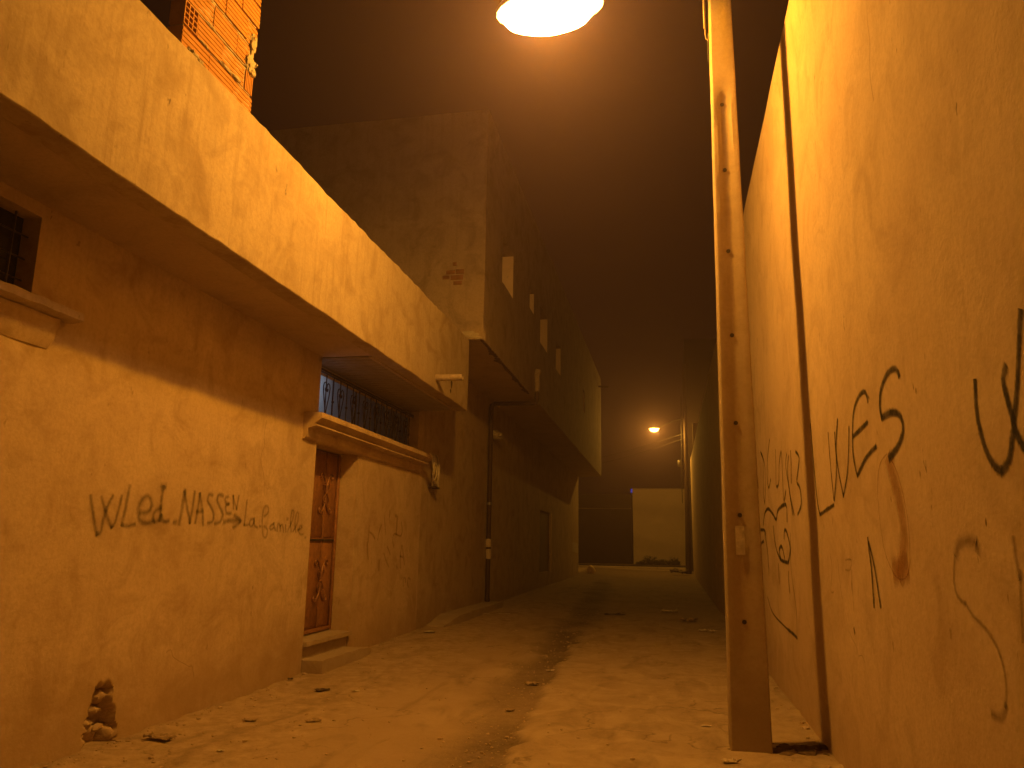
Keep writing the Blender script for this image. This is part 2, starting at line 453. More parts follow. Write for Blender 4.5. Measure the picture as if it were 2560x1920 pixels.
# ------------------------------------------------------------------ near house on the left
H1 = thing('plastered_house', (-4.45, 8.5, 0), 'single-storey ochre plastered house on the left with a jutting parapet band and an iron-faced door', 'house')
XW = -4.45
HOLES = [(3.2, 4.49, 3.28, 3.90, .16), (9.2, 13.3, 3.12, 3.985, .0), (9.2, 10.6, -.05, 2.88, .0), (5.35, 6.15, -.10, .62, 0)]
mb = MB()
wall_sheet(mb, lambda u, v, d: (XW-d, u, v), (-5, 13.6), (-.4, 4.05), HOLES, .14)
# recess cheeks of the door alcove and of the opening above it, thickness of the wall
def cheek(mb, y, x0, x1, z0, z1):
    wall_sheet(mb, lambda u, v, d: (u, y, v), (x0, x1), (z0, z1), [], .14)
cheek(mb, 9.2, -4.80, XW, -.05, 2.88); cheek(mb, 10.6, -4.80, XW, -.05, 2.88)
cheek(mb, 9.2, -4.70, XW, 3.12, 3.985); cheek(mb, 13.3, -4.70, XW, 3.12, 3.985)
wall_sheet(mb, lambda u, v, d: (u, v, 2.88), (-4.80, XW), (9.2, 10.6), [], .14)
wall_sheet(mb, lambda u, v, d: (u, v, 3.12), (-4.70, XW), (9.2, 13.3), [], .14)
mb.wavy(XW)
mb.build('wall', M['wall'], H1, smooth=True, weld=True)
# window recess box on the left
mb = MB(); mb.box(-4.80, -4.62, 3.0, 4.7, 3.1, 4.0); mb.build('window_backing', M['glassdark'], H1)

# patch at the foot of the wall where the plaster has fallen away from the rubble
mb = MB(); n_ = 44; pv = []; mk = []
for j in range(n_+1):
    for i in range(n_+1):
        y = 5.35 + .80*i/n_; z = -.10 + .72*j/n_
        cy = 5.75 - .03*z; hw = .165 - .085*sst(.15, .50, z)
        d = (abs(y-cy)/max(.03, hw)); inside = 1 - sst(.75, 1.1, d + .35*noise.fractal(Vector((y*11, z*11, 0)), .8, 2, 4))
        inside *= 1 - sst(.42, .52, z + .06*noise.noise(Vector((y*9, 2, 3))))
        cell = noise.voronoi(Vector((y*7.5, z*8.5, 0.3)))[0]
        dep = inside*(.045 + .12*min(1, (1-min(1, (cell[1]-cell[0])*2.2))**2) + .035*noise.noise(Vector((y*20, z*20, 5))))
        pv.append((wallx(XW, y, z) - dep, y, z)); mk.append(inside)
pf = [(j*(n_+1)+i, j*(n_+1)+i+1, (j+1)*(n_+1)+i+1, (j+1)*(n_+1)+i) for j in range(n_) for i in range(n_)]
mb.add(pv, pf)
o = mb.build('broken_plaster', M['wall'], H1); o['label'] = 'crumbled hole in the plaster at the wall foot baring rubble'
o.data.materials.append(M['stone'])
for k, p in enumerate(o.data.polygons):
    p.use_smooth = True
    if sum(mk[i] for i in p.vertices)/4 > .5: p.material_index = 1
mb = MB()
for (y, z, r, px) in ((5.72, .27, .04, -.06), (5.83, .12, .05, -.05), (5.66, .07, .05, -.07), (5.72, .17, .035, -.06)):
    bm = bmesh.new(); bmesh.ops.create_icosphere(bm, subdivisions=2, radius=r)
    for v_ in bm.verts:
        d = noise.noise_vector(v_.co*14+Vector((y*9, z*9, 0)))*.75*r
        v_.co = Vector((v_.co.x*.8, v_.co.y*1.15, v_.co.z*.75)) + d + Vector((XW+px-.05, y, z))
    tmp = MB(); tmp.bm(bm); tmp.build('stone', M['stone'], H1)

# parapet band
mb = MB(); mb.grid_box(-3.75, -3.55, -5, 13.34, 3.985, 5.31, .11)
out = []
for v_ in mb.v:
    P = Vector(v_); d = noise.noise_vector(P*1.0)*.014 + noise.noise_vector(P*6)*.005
    if v_[2] > 5.2: d.z += .022*noise.noise(P*9)
    if v_[2] < 4.05: d.z += .010*noise.noise(P*7)
    out.append(tuple(P+d))
mb.v = out
par = mb.build('parapet', M['parapet'], H1, weld=True)
bv = par.modifiers.new('edge', 'BEVEL'); bv.width = .012; bv.segments = 2; bv.limit_method = 'ANGLE'; bv.angle_limit = math.radians(50)
# weather holes in the band by the spout: flat discs, hole shade painted dark
mb = MB()
for (y, z, ry, rz) in ((12.20, 4.235, .05, .07), (12.17, 4.115, .04, .035)):
    PX = Vector((-3.55, y, z)); PX = -3.55 + noise.noise_vector(PX)[0]*.014 + noise.noise_vector(PX*6)[0]*.005 + .004
    vs = [(PX, y+ry*math.cos(a)*(1+.3*math.sin(3*a)), z+rz*math.sin(a)) for a in [2*PI*k/14 for k in range(14)]]
    mb.add(vs, [tuple(range(14))])
mb.build('puncture_shade', M['holeshade'], H1)
# drain spout
mb = MB()
def pipe_x(mb, x0, x1, y, z, r, r_in, n=16):
    vs = []; fs = []
    for x in (x0, x1):
        for rr in (r, r_in):
            for k in range(n): a = 2*PI*k/n; vs.append((x, y+rr*math.cos(a), z+rr*math.sin(a)))
    for k in range(n):
        k2 = (k+1) % n
        fs += [(k, k2, 2*n+k2, 2*n+k), (n+k2, n+k, 3*n+k, 3*n+k2), (2*n+k, 2*n+k2, 3*n+k2, 3*n+k)]
    mb.add(vs, fs)
pipe_x(mb, -3.58, -3.12, 11.38, 4.17, .052, .040)
mb.rough(.003, 12); mb.build('drain_spout', M['spout'], H1)

# roof slab, soffit
mb = MB(); mb.grid_box(-12, -3.72, -5, 9.2, 4.0, 4.14, .4); mb.grid_box(-12, -3.72, 9.2, 13.3, 4.02, 4.14, .4)
mb.grid_box(-4.46, -3.72, 13.3, 13.34, 4.0, 4.14, .4)
mb.build('soffit', M['soffit'], H1)
k = 0; y = 9.215
proto = None
while y < 13.27:
    wd = min(.145, 13.29-y)
    if wd < .05: break
    mb = MB(); mb.bbox(-6.25, -3.80+random.uniform(-.012, .004), 0, wd-.02, 0, .022, .003)
    o = mb.build('plank', M['plank'], H1); o.matrix_parent_inverse = Matrix.Identity(4)
    o.location = (4.45, y-8.5, 3.985+random.uniform(-.003, .003))
    y += wd
mb = MB(); mb.grid_box(-3.80, -3.755, 9.2, 13.3, 3.975, 4.01, .3); mb.build('soffit_trim', M['soffit'], H1)
# loggia room behind the grille
mb = MB()
mb.box(-6.4, -6.25, 7.4, 13.5, 2.9, 4.01); mb.box(-6.25, -4.70, 13.3, 13.45, 2.9, 4.0)
mb.box(-6.25, -4.62, 7.4, 7.5, 2.9, 4.0); mb.box(-6.4, -4.80, 7.4, 13.3, 2.95, 3.08)
mb.build('loggia_wall', M['house2'], H1)
# inner face of front wall
mb = MB(); mb.box(-4.70, -4.60, 7.5, 9.18, 2.95, 4.0); mb.box(-4.80, -4.60, 10.62, 13.3, -.3, 2.84); mb.box(-4.80, -4.60, -5, 9.18, -.3, 2.84)
mb.build('wall_back', M['house2'], H1)

# grille: rails, bars, hearts
GX = -4.56
gr = MB(); gr.tube([(GX, 9.2, 3.90), (GX, 13.3, 3.90)], .014, 6); 
gr.box(GX-.012, GX+.012, 9.2, 13.3, 3.86, 3.875)
gr.build('grille_rail', M['iron'], H1)
mb = MB(); mb.box(GX-.012, GX+.012, 9.2, 13.3, 3.17, 3.19); mb.build('grille_rail', M['iron'], H1)
def arc(cy, cz, r, a0, a1, n=10): return [(cy+r*math.cos(math.radians(a0+(a1-a0)*k/n)), cz+r*math.sin(math.radians(a0+(a1-a0)*k/n))) for k in range(n+1)]
bar_me = heart_me = None
for i in range(17):
    y = 9.38 + .232*i
    if y > 13.2: break
    mb = MB(); mb.tube([(0, 0, 3.18), (0, 0, 3.87)], .008, 6)
    bm_ = MB()
    if bar_me is None:
        o = mb.build('grille_bar', M['iron'], H1); bar_me = o.data
    else:
        o = bpy.data.objects.new('grille_bar', bar_me); COL.objects.link(o); o.parent = H1
    o.matrix_parent_inverse = Matrix.Identity(4); o.location = (GX+4.45, y-8.5, 0)
    if i % 2 == 1:
        if heart_me is None:
            mb = MB()
            for s_ in (-1, 1):
                pts = arc(.022, 3.665, .022, 200, 0, 8) + arc(.055-.0, 3.665, .0, 0, 0, 1)[:0]
                pts = [(.012, 3.63), (.03, 3.625), (.043, 3.645), (.036, 3.668)][::-1]
                pts = [(.036, 3.668), (.043, 3.645), (.03, 3.625), (.010, 3.635), (.002, 3.67), (.012, 3.715), (.045, 3.745), (.085, 3.73), (.103, 3.68), (.092, 3.60), (.06, 3.50), (.03, 3.41), (.008, 3.32)]
                mb.tube([(0, s_*a, z_) for a, z_ in pts], .0075, 6)
            o = mb.build('grille_heart', M['iron'], H1); heart_me = o.data
        else:
            o = bpy.data.objects.new('grille_heart', heart_me); COL.objects.link(o); o.parent = H1
        o.matrix_parent_inverse = Matrix.Identity(4); o.location = (GX+4.45+.009, y-8.5, 0)
    else:
        mb = MB(); bm = bmesh.new(); bmesh.ops.create_icosphere(bm, subdivisions=1, radius=.022); 
        for v_ in bm.verts: v_.co += Vector((GX, y, 3.52))
        mb.bm(bm); mb.build('grille_knob', M['iron'], H1)

# moulded lintel above the door
def sweep_y(mb, prof, y0, y1, st=.15, cap=True):
    n = max(1, int((y1-y0)/st)); base = len(mb.v); m_ = len(prof)
    for i in range(n+1):
        y = y0+(y1-y0)*i/n
        for (x, z) in prof: mb.v.append((x, y, z))
    for i in range(n):
        for k in range(m_):
            a = base+i*m_+k; b_ = base+i*m_+(k+1) % m_
            mb.f.append((a, b_, b_+m_, a+m_)); mb.uv.append(None)
    if cap:
        mb.f.append(tuple(base+k for k in range(m_))); mb.uv.append(None)
        mb.f.append(tuple(base+n*m_+k for k in range(m_))[::-1]); mb.uv.append(None)
prof = [(-4.47, 3.205), (-4.215, 3.195), (-4.205, 3.125), (-4.30, 3.055), (-4.272, 3.047), (-4.270, 3.028), (-4.385, 3.0), (-4.395, 2.90), (-4.42, 2.868), (-4.47, 2.862)]
mb = MB(); sweep_y(mb, prof, 8.80, 13.43); mb.rough(.004, 2); mb.build('lintel', M['wall'], H1)

# window of the left edge: iron grid, sill
mb = MB()
for y in (3.4, 3.72, 4.04, 4.36): mb.tube([(-4.55, y, 3.28), (-4.55, y, 3.90)], .009, 6)
for z in (3.42, 3.58, 3.75): mb.tube([(-4.55, 3.2, z), (-4.55, 4.49, z)], .007, 6)
mb.build('window_grille', M['iron'], H1)
prof = [(-4.46, 3.275), (-4.30, 3.268), (-4.29, 3.205), (-4.37, 3.19), (-4.375, 3.14), (-4.40, 3.12), (-4.40, 3.05), (-4.455, 2.98), (-4.46, 2.98)]
mb = MB(); sweep_y(mb, prof[:4]+[(-4.46, 3.19)], 2.9, 4.84, .07); mb.rough(.010, 7); mb.build('window_sill', M['step'], H1)
mb = MB(); sweep_y(mb, [(-4.46, 3.185), (-4.37, 3.185), (-4.375, 3.13), (-4.40, 3.10), (-4.40, 3.045), (-4.445, 2.96), (-4.46, 2.96)], 3.0, 4.70, .07); mb.rough(.012, 7); mb.build('sill_moulding', M['wall'], H1)

# door with iron scrollwork
XD = -4.74
mb = MB(); mb.bbox(XD-.05, XD, 9.62, 10.585, .425, 2.86, .004); door = mb.build('door', M['door'], H1)
def sub(name, mb, mat, smooth=True): return mb.build(name, mat, door, smooth=smooth)
def subfix(o):
    o.parent = door; o.matrix_parent_inverse = Matrix.Identity(4); return o
for (y0, y1) in ((9.66, 10.135), (10.165, 10.50)):
    for (z0, z1) in ((.50, 1.60), (1.68, 2.82)):
        mb = MB(); mb.bbox(XD-.002, XD+.012, y0, y1, z0, z1, .006); sub('door_panel', mb, M['door'])
for (y0, y1, z0, z1, pr) in ((10.525, 10.585, .425, 2.86, .035), (9.62, 9.65, .425, 2.86, .02), (9.65, 10.525, .425, .475, .028)):
    mb = MB(); mb.bbox(XD, XD+pr, y0, y1, z0, z1, .005); sub('door_rail', mb, M['door'])
mb = MB(); mb.bbox(XD, XD+.024, 9.65, 10.525, 1.625, 1.655, .004); sub('door_bar', mb, M['iron'])
mb = MB(); mb.bbox(XD, XD+.018, 10.14, 10.16, .475, 2.86, .003); sub('door_seam', mb, M['door'])
def scroll(cz, name='door_scroll'):
    mb = MB(); cy = 10.15
    for sy in (-1, 1):
        for sz in (-1, 1):
            big = [(.005, .03), (.02, .12), (.06, .20), (.12, .265), (.175, .275), (.20, .24), (.185, .205), (.155, .215), (.158, .24)]
            sm = [(.015, .012), (.05, .035), (.085, .08), (.088, .125), (.06, .15), (.03, .135), (.035, .11), (.058, .115)]
            for pts, r in ((big, .011), (sm, .009)):
                P = []
                for a, z_ in pts: P.append((XD+.03, cy+sy*a, cz+sz*z_))
                Q = []
                for i in range(len(P)-1):
                    p0 = Vector(P[max(0, i-1)]); p1 = Vector(P[i]); p2 = Vector(P[i+1]); p3 = Vector(P[min(len(P)-1, i+2)])
                    for s_ in range(3):
                        tt = s_/3; Q.append(.5*((2*p1)+(p2-p0)*tt+(2*p0-5*p1+4*p2-p3)*tt**2+(3*p1-p0-3*p2+p3)*tt**3))
                Q.append(Vector(P[-1])); mb.tube(Q, r, 6)
    bm = bmesh.new(); bmesh.ops.create_icosphere(bm, subdivisions=2, radius=.026)
    for v_ in bm.verts: v_.co += Vector((XD+.034, cy, cz))
    mb.bm(bm); sub(name, mb, M['ironbrown'], True)
scroll(1.10); scroll(2.28)
for y in (9.70, 10.15):
    mb = MB(); bm = bmesh.new(); bmesh.ops.create_icosphere(bm, subdivisions=1, radius=.022)
    for v_ in bm.verts: v_.co += Vector((XD+.026, y, 1.64))
    mb.bm(bm); sub('door_knob', mb, M['iron'])
# steps
mb = MB(); mb.grid_box(-4.80, -4.40, 9.205, 10.595, .355, .41, .08); mb.rough(.006, 5); mb.build('door_slab', M['step'], H1, weld=True)
mb = MB(); mb.grid_box(-4.80, -4.47, 9.205, 10.595, -.1, .356, .1); mb.rough(.006, 5); mb.build('door_riser', M['step'], H1, weld=True)
mb = MB(); mb.grid_box(-4.60, -4.19, 9.22, 10.95, -.15, .20, .06)
out = []
for v_ in mb.v:
    P = Vector(v_); d = noise.noise_vector(P*5)*.014+noise.noise_vector(P*16)*.006
    if P.y > 10.5: P.z -= .10*(P.y-10.5); P.x -= .12*max(0, P.y-10.6)*(1 if P.x > -4.3 else 0)
    out.append(tuple(P+d))
mb.v = out; mb.build('lower_step', M['step'], H1, weld=True)
# plinth that runs on along the wall
mb = MB(); mb.grid_box(-4.60, -4.02, 14.2, 18.9, -.1, .285, .09)
out = []
for v_ in mb.v:
    P = Vector(v_); k_ = sst(15.3, 14.0, P.y); P.z -= .14*k_*(P.z > .1); P.x -= .10*k_*(P.x > -4.2)
    out.append(tuple(P + noise.noise_vector(P*4)*.016+noise.noise_vector(P*14)*.006))
mb.v = out; tag(mb.build('plinth', M['step'], weld=True), 'low rounded cement plinth running along the wall foot to the drainpipe', 'plinth')

# frosted panes behind the grille
for i in range(5):
    y0 = 9.2 + .82*i
    mb = MB(); mb.box(-4.66, -4.652, y0+.012, y0+.808, 3.10, 3.86); mb.build('pane', M['frosted'], H1)
    mb = MB(); mb.bbox(-4.67, -4.64, y0-.012, y0+.012, 3.10, 3.86, .003); mb.build('mullion', M['iron'], H1)
mb = MB(); mb.bbox(-4.69, -4.63, 9.2, 13.3, 3.86, 3.97, .004); mb.build('transom', M['soffit'], H1)
# cool lamp that burns inside the loggia
ld = bpy.data.lights.new('loggia_light', 'POINT'); ld.energy = 6.5; ld.color = (.74, .84, 1.0); ld.shadow_soft_size = .08
lo = bpy.data.objects.new('loggia_light', ld); COL.objects.link(lo); lo.location = (-4.98, 9.3, 3.72)

# ------------------------------------------------------------------ hollow-brick pier on the parapet
PR = thing('brick_pier', (-3.65, 5.15, 5.3), 'stub of unplastered hollow orange bricks standing on the parapet of the left house', 'brick pier')
def ribbed_brick(L, H, D=.14):
    """hollow clay block, face towards +x with horizontal ribs"""
    mb = MB(); prof = []
    nr = 5
    for i in range(nr):
        z0 = -H/2 + H*i/nr; dz = H/nr
        prof += [(0, z0+dz*.02), (0, z0+dz*.62), (-.006, z0+dz*.72), (-.006, z0+dz*.94)]
    prof = [(-D, -H/2)] + prof + [(0, H/2-.001), (-D, H/2)]
    sweep_y(mb, prof, -L/2, L/2, L)
    return mb
def add_brick(y0, y1, z0, z1, dx=0, rot=0):
    L, H = y1-y0, z1-z0
    mb = ribbed_brick(L, H)
    o = mb.build('brick', M['brick'], PR); o.matrix_parent_inverse = Matrix.Identity(4)
    o.location = (.05+dx, (y0+y1)/2-5.15, (z0+z1)/2-5.3); o.rotation_euler = (rot, random.uniform(-.01, .01), random.uniform(-.008, .008))
    return o
C_ = [5.303, 5.528, 5.755, 5.985, 6.215, 6.445, 6.675, 6.905, 7.135]
rows = [[4.655, 5.02, 5.385, 5.70], [None, 4.835, 5.195, 5.54], [4.65, 5.03, 5.385, 5.585], [4.66, 4.80, 5.17, 5.515, 5.69], [4.66, 5.03, 5.40, 5.69], [4.66, 4.84, 5.20, 5.57, 5.69], [4.66, 5.03, 5.40, 5.69], [4.66, 4.84, 5.20, 5.57, 5.69]]
for r_, xs in enumerate(rows):
    xs = [x for x in xs if x is not None]
    for a, b_ in zip(xs, xs[1:]):
        add_brick(a+.004, b_-.006, C_[r_]+random.uniform(.002, .008), C_[r_+1]-.014+random.uniform(-.006, .002), random.uniform(-.008, .006), random.uniform(-.008, .008))
# small upright cut block
mb = ribbed_brick(.195, .125); o = mb.build('brick', M['brick'], PR); o.matrix_parent_inverse = Matrix.Identity(4)
o.location = (.045, 5.615-5.15, 5.628-5.3); o.rotation_euler = (PI/2, 0, 0)
# block laid with its cells outward
mb = MB(); y0, y1, z0, z1 = 4.655, 4.828, 5.535, 5.738; X = -3.598; w_ = .010
ny, nz_ = 3, 4
for i in range(ny+1):
    yy = y0 + (y1-y0-w_)*i/ny; mb.box(X-.13, X, yy, yy+w_, z0, z1)
for j in range(nz_+1):
    zz = z0 + (z1-z0-w_)*j/nz_
    for i in range(ny):
        ya = y0 + (y1-y0-w_)*i/ny + w_; mb.box(X-.13, X-.001, ya, ya+(y1-y0-w_)/ny-w_, zz, zz+w_)
o = mb.build('brick', M['brick'], PR); o['label'] = 'hollow brick laid with its grid of cells facing out'
# mortar
mb = MB(); mb.grid_box(-3.735, -3.613, 4.67, 5.66, 5.30, 5.525, .05); mb.grid_box(-3.735, -3.613, 4.845, 5.64, 5.525, 5.74, .05); mb.grid_box(-3.735, -3.613, 4.67, 5.66, 5.75, 7.13, .05)
mb.rough(.008, 14); mb.build('mortar_bed', M['mortar'], PR)
def blob(mb, c, r, sq=(1, 1, 1), seed=0, sub_=3, amp=.4):
    bm = bmesh.new(); bmesh.ops.create_icosphere(bm, subdivisions=sub_, radius=1)
    for v_ in bm.verts:
        k_ = 1 + amp*noise.fractal(v_.co*2.2+Vector((seed*3.1, seed, 0)), .8, 2, 3)
        v_.co = Vector((v_.co.x*r*sq[0]*k_, v_.co.y*r*sq[1]*k_, v_.co.z*r*sq[2]*k_)) + Vector(c)
    mb.bm(bm)
for i, (c, r, sq) in enumerate((((-3.60, 5.60, 5.80), .075, (.3, .9, 1)), ((-3.60, 5.64, 5.745), .05, (.5, .9, .8)), ((-3.60, 5.62, 6.02), .07, (.3, .6, 1.2)), ((-3.60, 4.79, 5.335), .06, (.7, 1.3, .6)), ((-3.585, 4.86, 5.315), .045, (.8, 1.6, .5)),
        ((-3.60, 5.25, 5.535), .05, (.3, 1.9, .3)), ((-3.60, 5.42, 5.545), .04, (.35, 1.6, .4)), ((-3.60, 5.0, 5.745), .035, (.3, 1.6, .4)), ((-3.60, 4.93, 5.53), .04, (.3, 1.5, .3)), ((-3.62, 5.70, 5.86), .025, (1, .8, 1)), ((-3.63, 5.695, 6.3), .025, (1, .8, 1.4)))):
    mb = MB(); blob(mb, c, r, sq, i, 3, .5); mb.build('mortar_lump', M['mortar'], PR)

# ------------------------------------------------------------------ two-storey house farther down on the left
H2 = thing('overhanging_house', (-4.46, 26, 0), 'unlit two-storey house farther down the left side with its upper floor overhanging the alley', 'house')
XF = -3.30; YN = 13.36; YF = 38.6
WIN = [(14.87, 16.08, 6.97, 7.98, .42), (18.12, 18.78, 7.42, 7.99, .42), (19.70, 21.02, 6.95, 7.97, .42), (22.65, 23.80, 6.90, 7.82, .42), (30.2, 30.9, 6.9, 7.8, .42)]
mb = MB()
def zb(y): return 5.33 - .28*(y-YN)/(YF-YN)
def fz(y, v): return zb(y) + (10.0-zb(y))*(v-5.33)/(10.0-5.33) if v < 6 else v
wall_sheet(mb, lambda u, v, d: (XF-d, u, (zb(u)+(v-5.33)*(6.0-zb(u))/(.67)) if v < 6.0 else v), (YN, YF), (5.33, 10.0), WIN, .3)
wall_sheet(mb, lambda u, v, d: (u, YN, v), (-12, XF), (5.33, 10.0), [], .2)
wall_sheet(mb, lambda u, v, d: (u, YF, v), (-12, XF), (5.05, 10.0), [], .4)
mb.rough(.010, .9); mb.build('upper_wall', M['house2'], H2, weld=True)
mb = MB(); wall_sheet(mb, lambda u, v, d: (u, v, zb(v)), (-4.6, XF), (YN, YF), [], .2); mb.rough(.008, .9); mb.build('overhang_underside', M['soffit'], H2)
mb = MB()
H2H = [(26.9, 29.4, .72, 2.86, .06)]
wall_sheet(mb, lambda u, v, d: (-4.458-d, u, v), (13.6, YF), (-.3, 5.4), H2H, .25)
wall_sheet(mb, lambda u, v, d: (u, YF, v), (-12, -4.458), (-.3, 5.4), [], .4)
mb.rough(.006, .9); mb.build('lower_wall', M['lowwall'], H2, weld=True)
mb = MB(); mb.box(-12, -3.32, 13.4, 38.55, 9.9, 9.99); mb.box(-12, -3.75, 13.4, 38.5, 5.5, 5.6); mb.build('roof', M['house2'], H2)
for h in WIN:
    mb = MB(); mb.box(XF-.42, XF-.012, h[1]-.022, h[1]-.004, h[2]+.004, h[3]-.004); mb.build('lamplit_reveal', M['pale'], H2)  # far jambs given a paler colour to stand in for lamplight on them
mb = MB(); mb.box(-4.60, -4.515, 26.85, 29.45, .65, 2.9); mb.build('door', M['darkdoor'], H2)
mb = MB(); mb.bbox(-4.50, -4.43, 29.42, 29.62, .70, 2.88, .01); mb.build('door_jamb', M['pale'], H2)
mb = MB(); mb.box(-5.9, -5.8, 14, 38, 5.4, 9.9); mb.build('room_partition', M['darkwall'], H2)
# loose render and bare masonry on the near face, thick render lip at the corner
mb = MB()
for i, (x, z, r, a, b_) in enumerate(((-3.62, 5.44, .09, 1.6, .6), (-3.48, 5.40, .07, 1.5, .7), (-3.40, 5.36, .05, 1.2, .6))):
    blob(mb, (x, YN-.005, z), r, (a, .25, b_), i+40, 3, .5)
mb.build('render_lip', M['mortar'], H2)
for (x0, x1, z0, z1) in ((-4.05, -3.88, 6.62, 6.70), (-3.86, -3.70, 6.62, 6.71), (-4.12, -3.98, 6.52, 6.60), (-3.96, -3.72, 6.50, 6.60), (-3.9, -3.74, 6.40, 6.48), (-3.93, -3.85, 6.78, 6.86)):
    mb = MB(); mb.bbox(x0, x1, YN-.006, YN+.02, z0, z1, .004); mb.rough(.006, 9); mb.build('brick', M['oldbrick'], H2)
# ragged stain of fallen render under the overhang edge
mb = MB()
for i in range(26):
    y = 13.5 + i*.19; wdt = .05+.10*abs(noise.noise(Vector((y*1.7, 2, 0))))*2
    blob(mb, (XF-.02-wdt*.4, y, zb(y)-.003), .10, (wdt*6, 1.1, .10), i+60, 2, .5)
o = mb.build('exposed_concrete', M['soil'], H2); o['kind'] = 'stuff'
# notice sheet
mb = MB(); mb.add([(-4.452, 36.15, 1.40), (-4.452, 38.3, 1.32), (-4.450, 38.28, 1.77), (-4.448, 37.2, 1.83), (-4.452, 36.15, 1.82)], [(0, 1, 2, 3, 4)]); mb.build('notice_sheet', M['paper'], H2)
mb = MB(); mb.tube([(XF-.05, 37.2, 9.35), (XF+.5, 37.2, 9.3)], .05, 8); mb.build('drain_spout', M['pipe'], H2)
# broken corbel on the wall
mb = MB(); blob(mb, (-4.40, 19.35, 4.40), .16, (1.2, 1.5, .8), 91, 3, .35)
tag(mb.build('concrete_corbel', M['mortar']), 'rough pale concrete lump sticking out of the wall behind the drainpipe', 'concrete stub')

# drainpipe
DP = thing('drainpipe', (-4.37, 18.75, .28), 'dark brown drainpipe running down the wall and elbowing out under the overhang', 'drainpipe')
mb = MB(); mb.tube([(-4.37, 18.75, .2), (-4.37, 18.75, 5.02)], .058, 12); mb.build('pipe', M['pipe'], DP, smooth=True)
mb = MB(); mb.tube([(-4.37, 18.75, 4.98), (-4.36, 18.76, 5.08), (-4.30, 18.8, 5.13), (-4.0, 18.85, 5.14), (-3.35, 18.9, 5.14), (-3.24, 18.9, 5.16), (-3.23, 18.92, 5.24), (-3.23, 18.92, 5.45)], .055, 10); mb.build('pipe', M['pipe'], DP, smooth=True)
mb = MB(); mb.tube([(-3.23, 18.92, 5.42), (-3.22, 18.92, 5.62), (-3.24, 18.95, 5.85), (-3.21, 18.92, 6.02)], .06, 10, r2=.085); mb.rough(.02, 8); o = mb.build('pipe_end', M['spout'], DP); o['label'] = 'pale ragged upper end of the pipe'
for z in (2.62, .34):
    mb = MB(); mb.tube([(-4.37, 18.75, z-.03), (-4.37, 18.75, z+.03)], .068, 12); mb.build('pipe_collar', M['metal'] if z > 1 else M['pipe'], DP)
mb = MB(); mb.tube([(-4.37, 18.75, 1.30), (-4.36, 18.74, 1.42), (-4.37, 18.75, 1.52)], .068, 12); mb.rough(.016, 14); o = mb.build('pipe_wrap', M['plastic'], DP); o['label'] = 'torn pale wrapping round the pipe'
mb = MB(); mb.tube([(-4.37, 18.75, 1.58), (-4.37, 18.74, 1.66), (-4.37, 18.75, 1.76)], .070, 12); mb.rough(.016, 15); mb.build('pipe_wrap', M['plastic'], DP)

# ragged bundle on the wall by the lintel
HB = thing('hanging_bundle', (-4.40, 14.2, 2.6), 'ragged pale bundle of strips hanging on the wall just past the lintel', 'bundle')
for i in range(8):
    mb = MB(); y = 13.95+.055*i
    mb.tube([(-4.42+.02*math.sin(i*2), y, 3.30), (-4.36+.03*math.sin(i), y+.02*math.cos(i*3), 3.1), (-4.35+.02*math.cos(i*2), y+.03*math.sin(i*5), 2.92), (-4.37, y+.025*math.sin(i*2.3), 2.80), (-4.37+.02*math.sin(i*4), y+.04, 2.66+.03*(i % 3))], .016, 6); mb.rough(.02, 13)
    mb.build('strip', M['paper'], HB)
mb = MB(); mb.bbox(-4.44, -4.30, 13.98, 14.26, 2.64, 2.68, .008); mb.build('bracket', M['pipe'], HB)

# ------------------------------------------------------------------ tall wall on the right
RW = thing('rendered_wall', (1.3, 18, 0), 'tall blank tan rendered wall along the right side covered with scrawled graffiti', 'wall')
mb = MB(); XR = 1.212
wall_sheet(mb, lambda u, v, d: (XR, u, v), (-4, 14), (-.3, 6.65), [], .16)
wall_sheet(mb, lambda u, v, d: (XR, u, v), (14, 46), (-.3, 6.65), [], .5)
wall_sheet(mb, lambda u, v, d: (u, v, 6.65), (XR, 1.46), (-4, 46), [], .12)
wall_sheet(mb, lambda u, v, d: (1.46, u, v), (-4, 46), (-.3, 6.65), [], 1.0)
wall_sheet(mb, lambda u, v, d: (u, 46, v), (XR, 1.46), (-.3, 6.65), [], .25)
wall_sheet(mb, lambda u, v, d: (u, -4, v), (XR, 1.46), (-.3, 6.65), [], .25)
mb.wavy(XR); mb.build('wall_face', M['rwall'], RW)

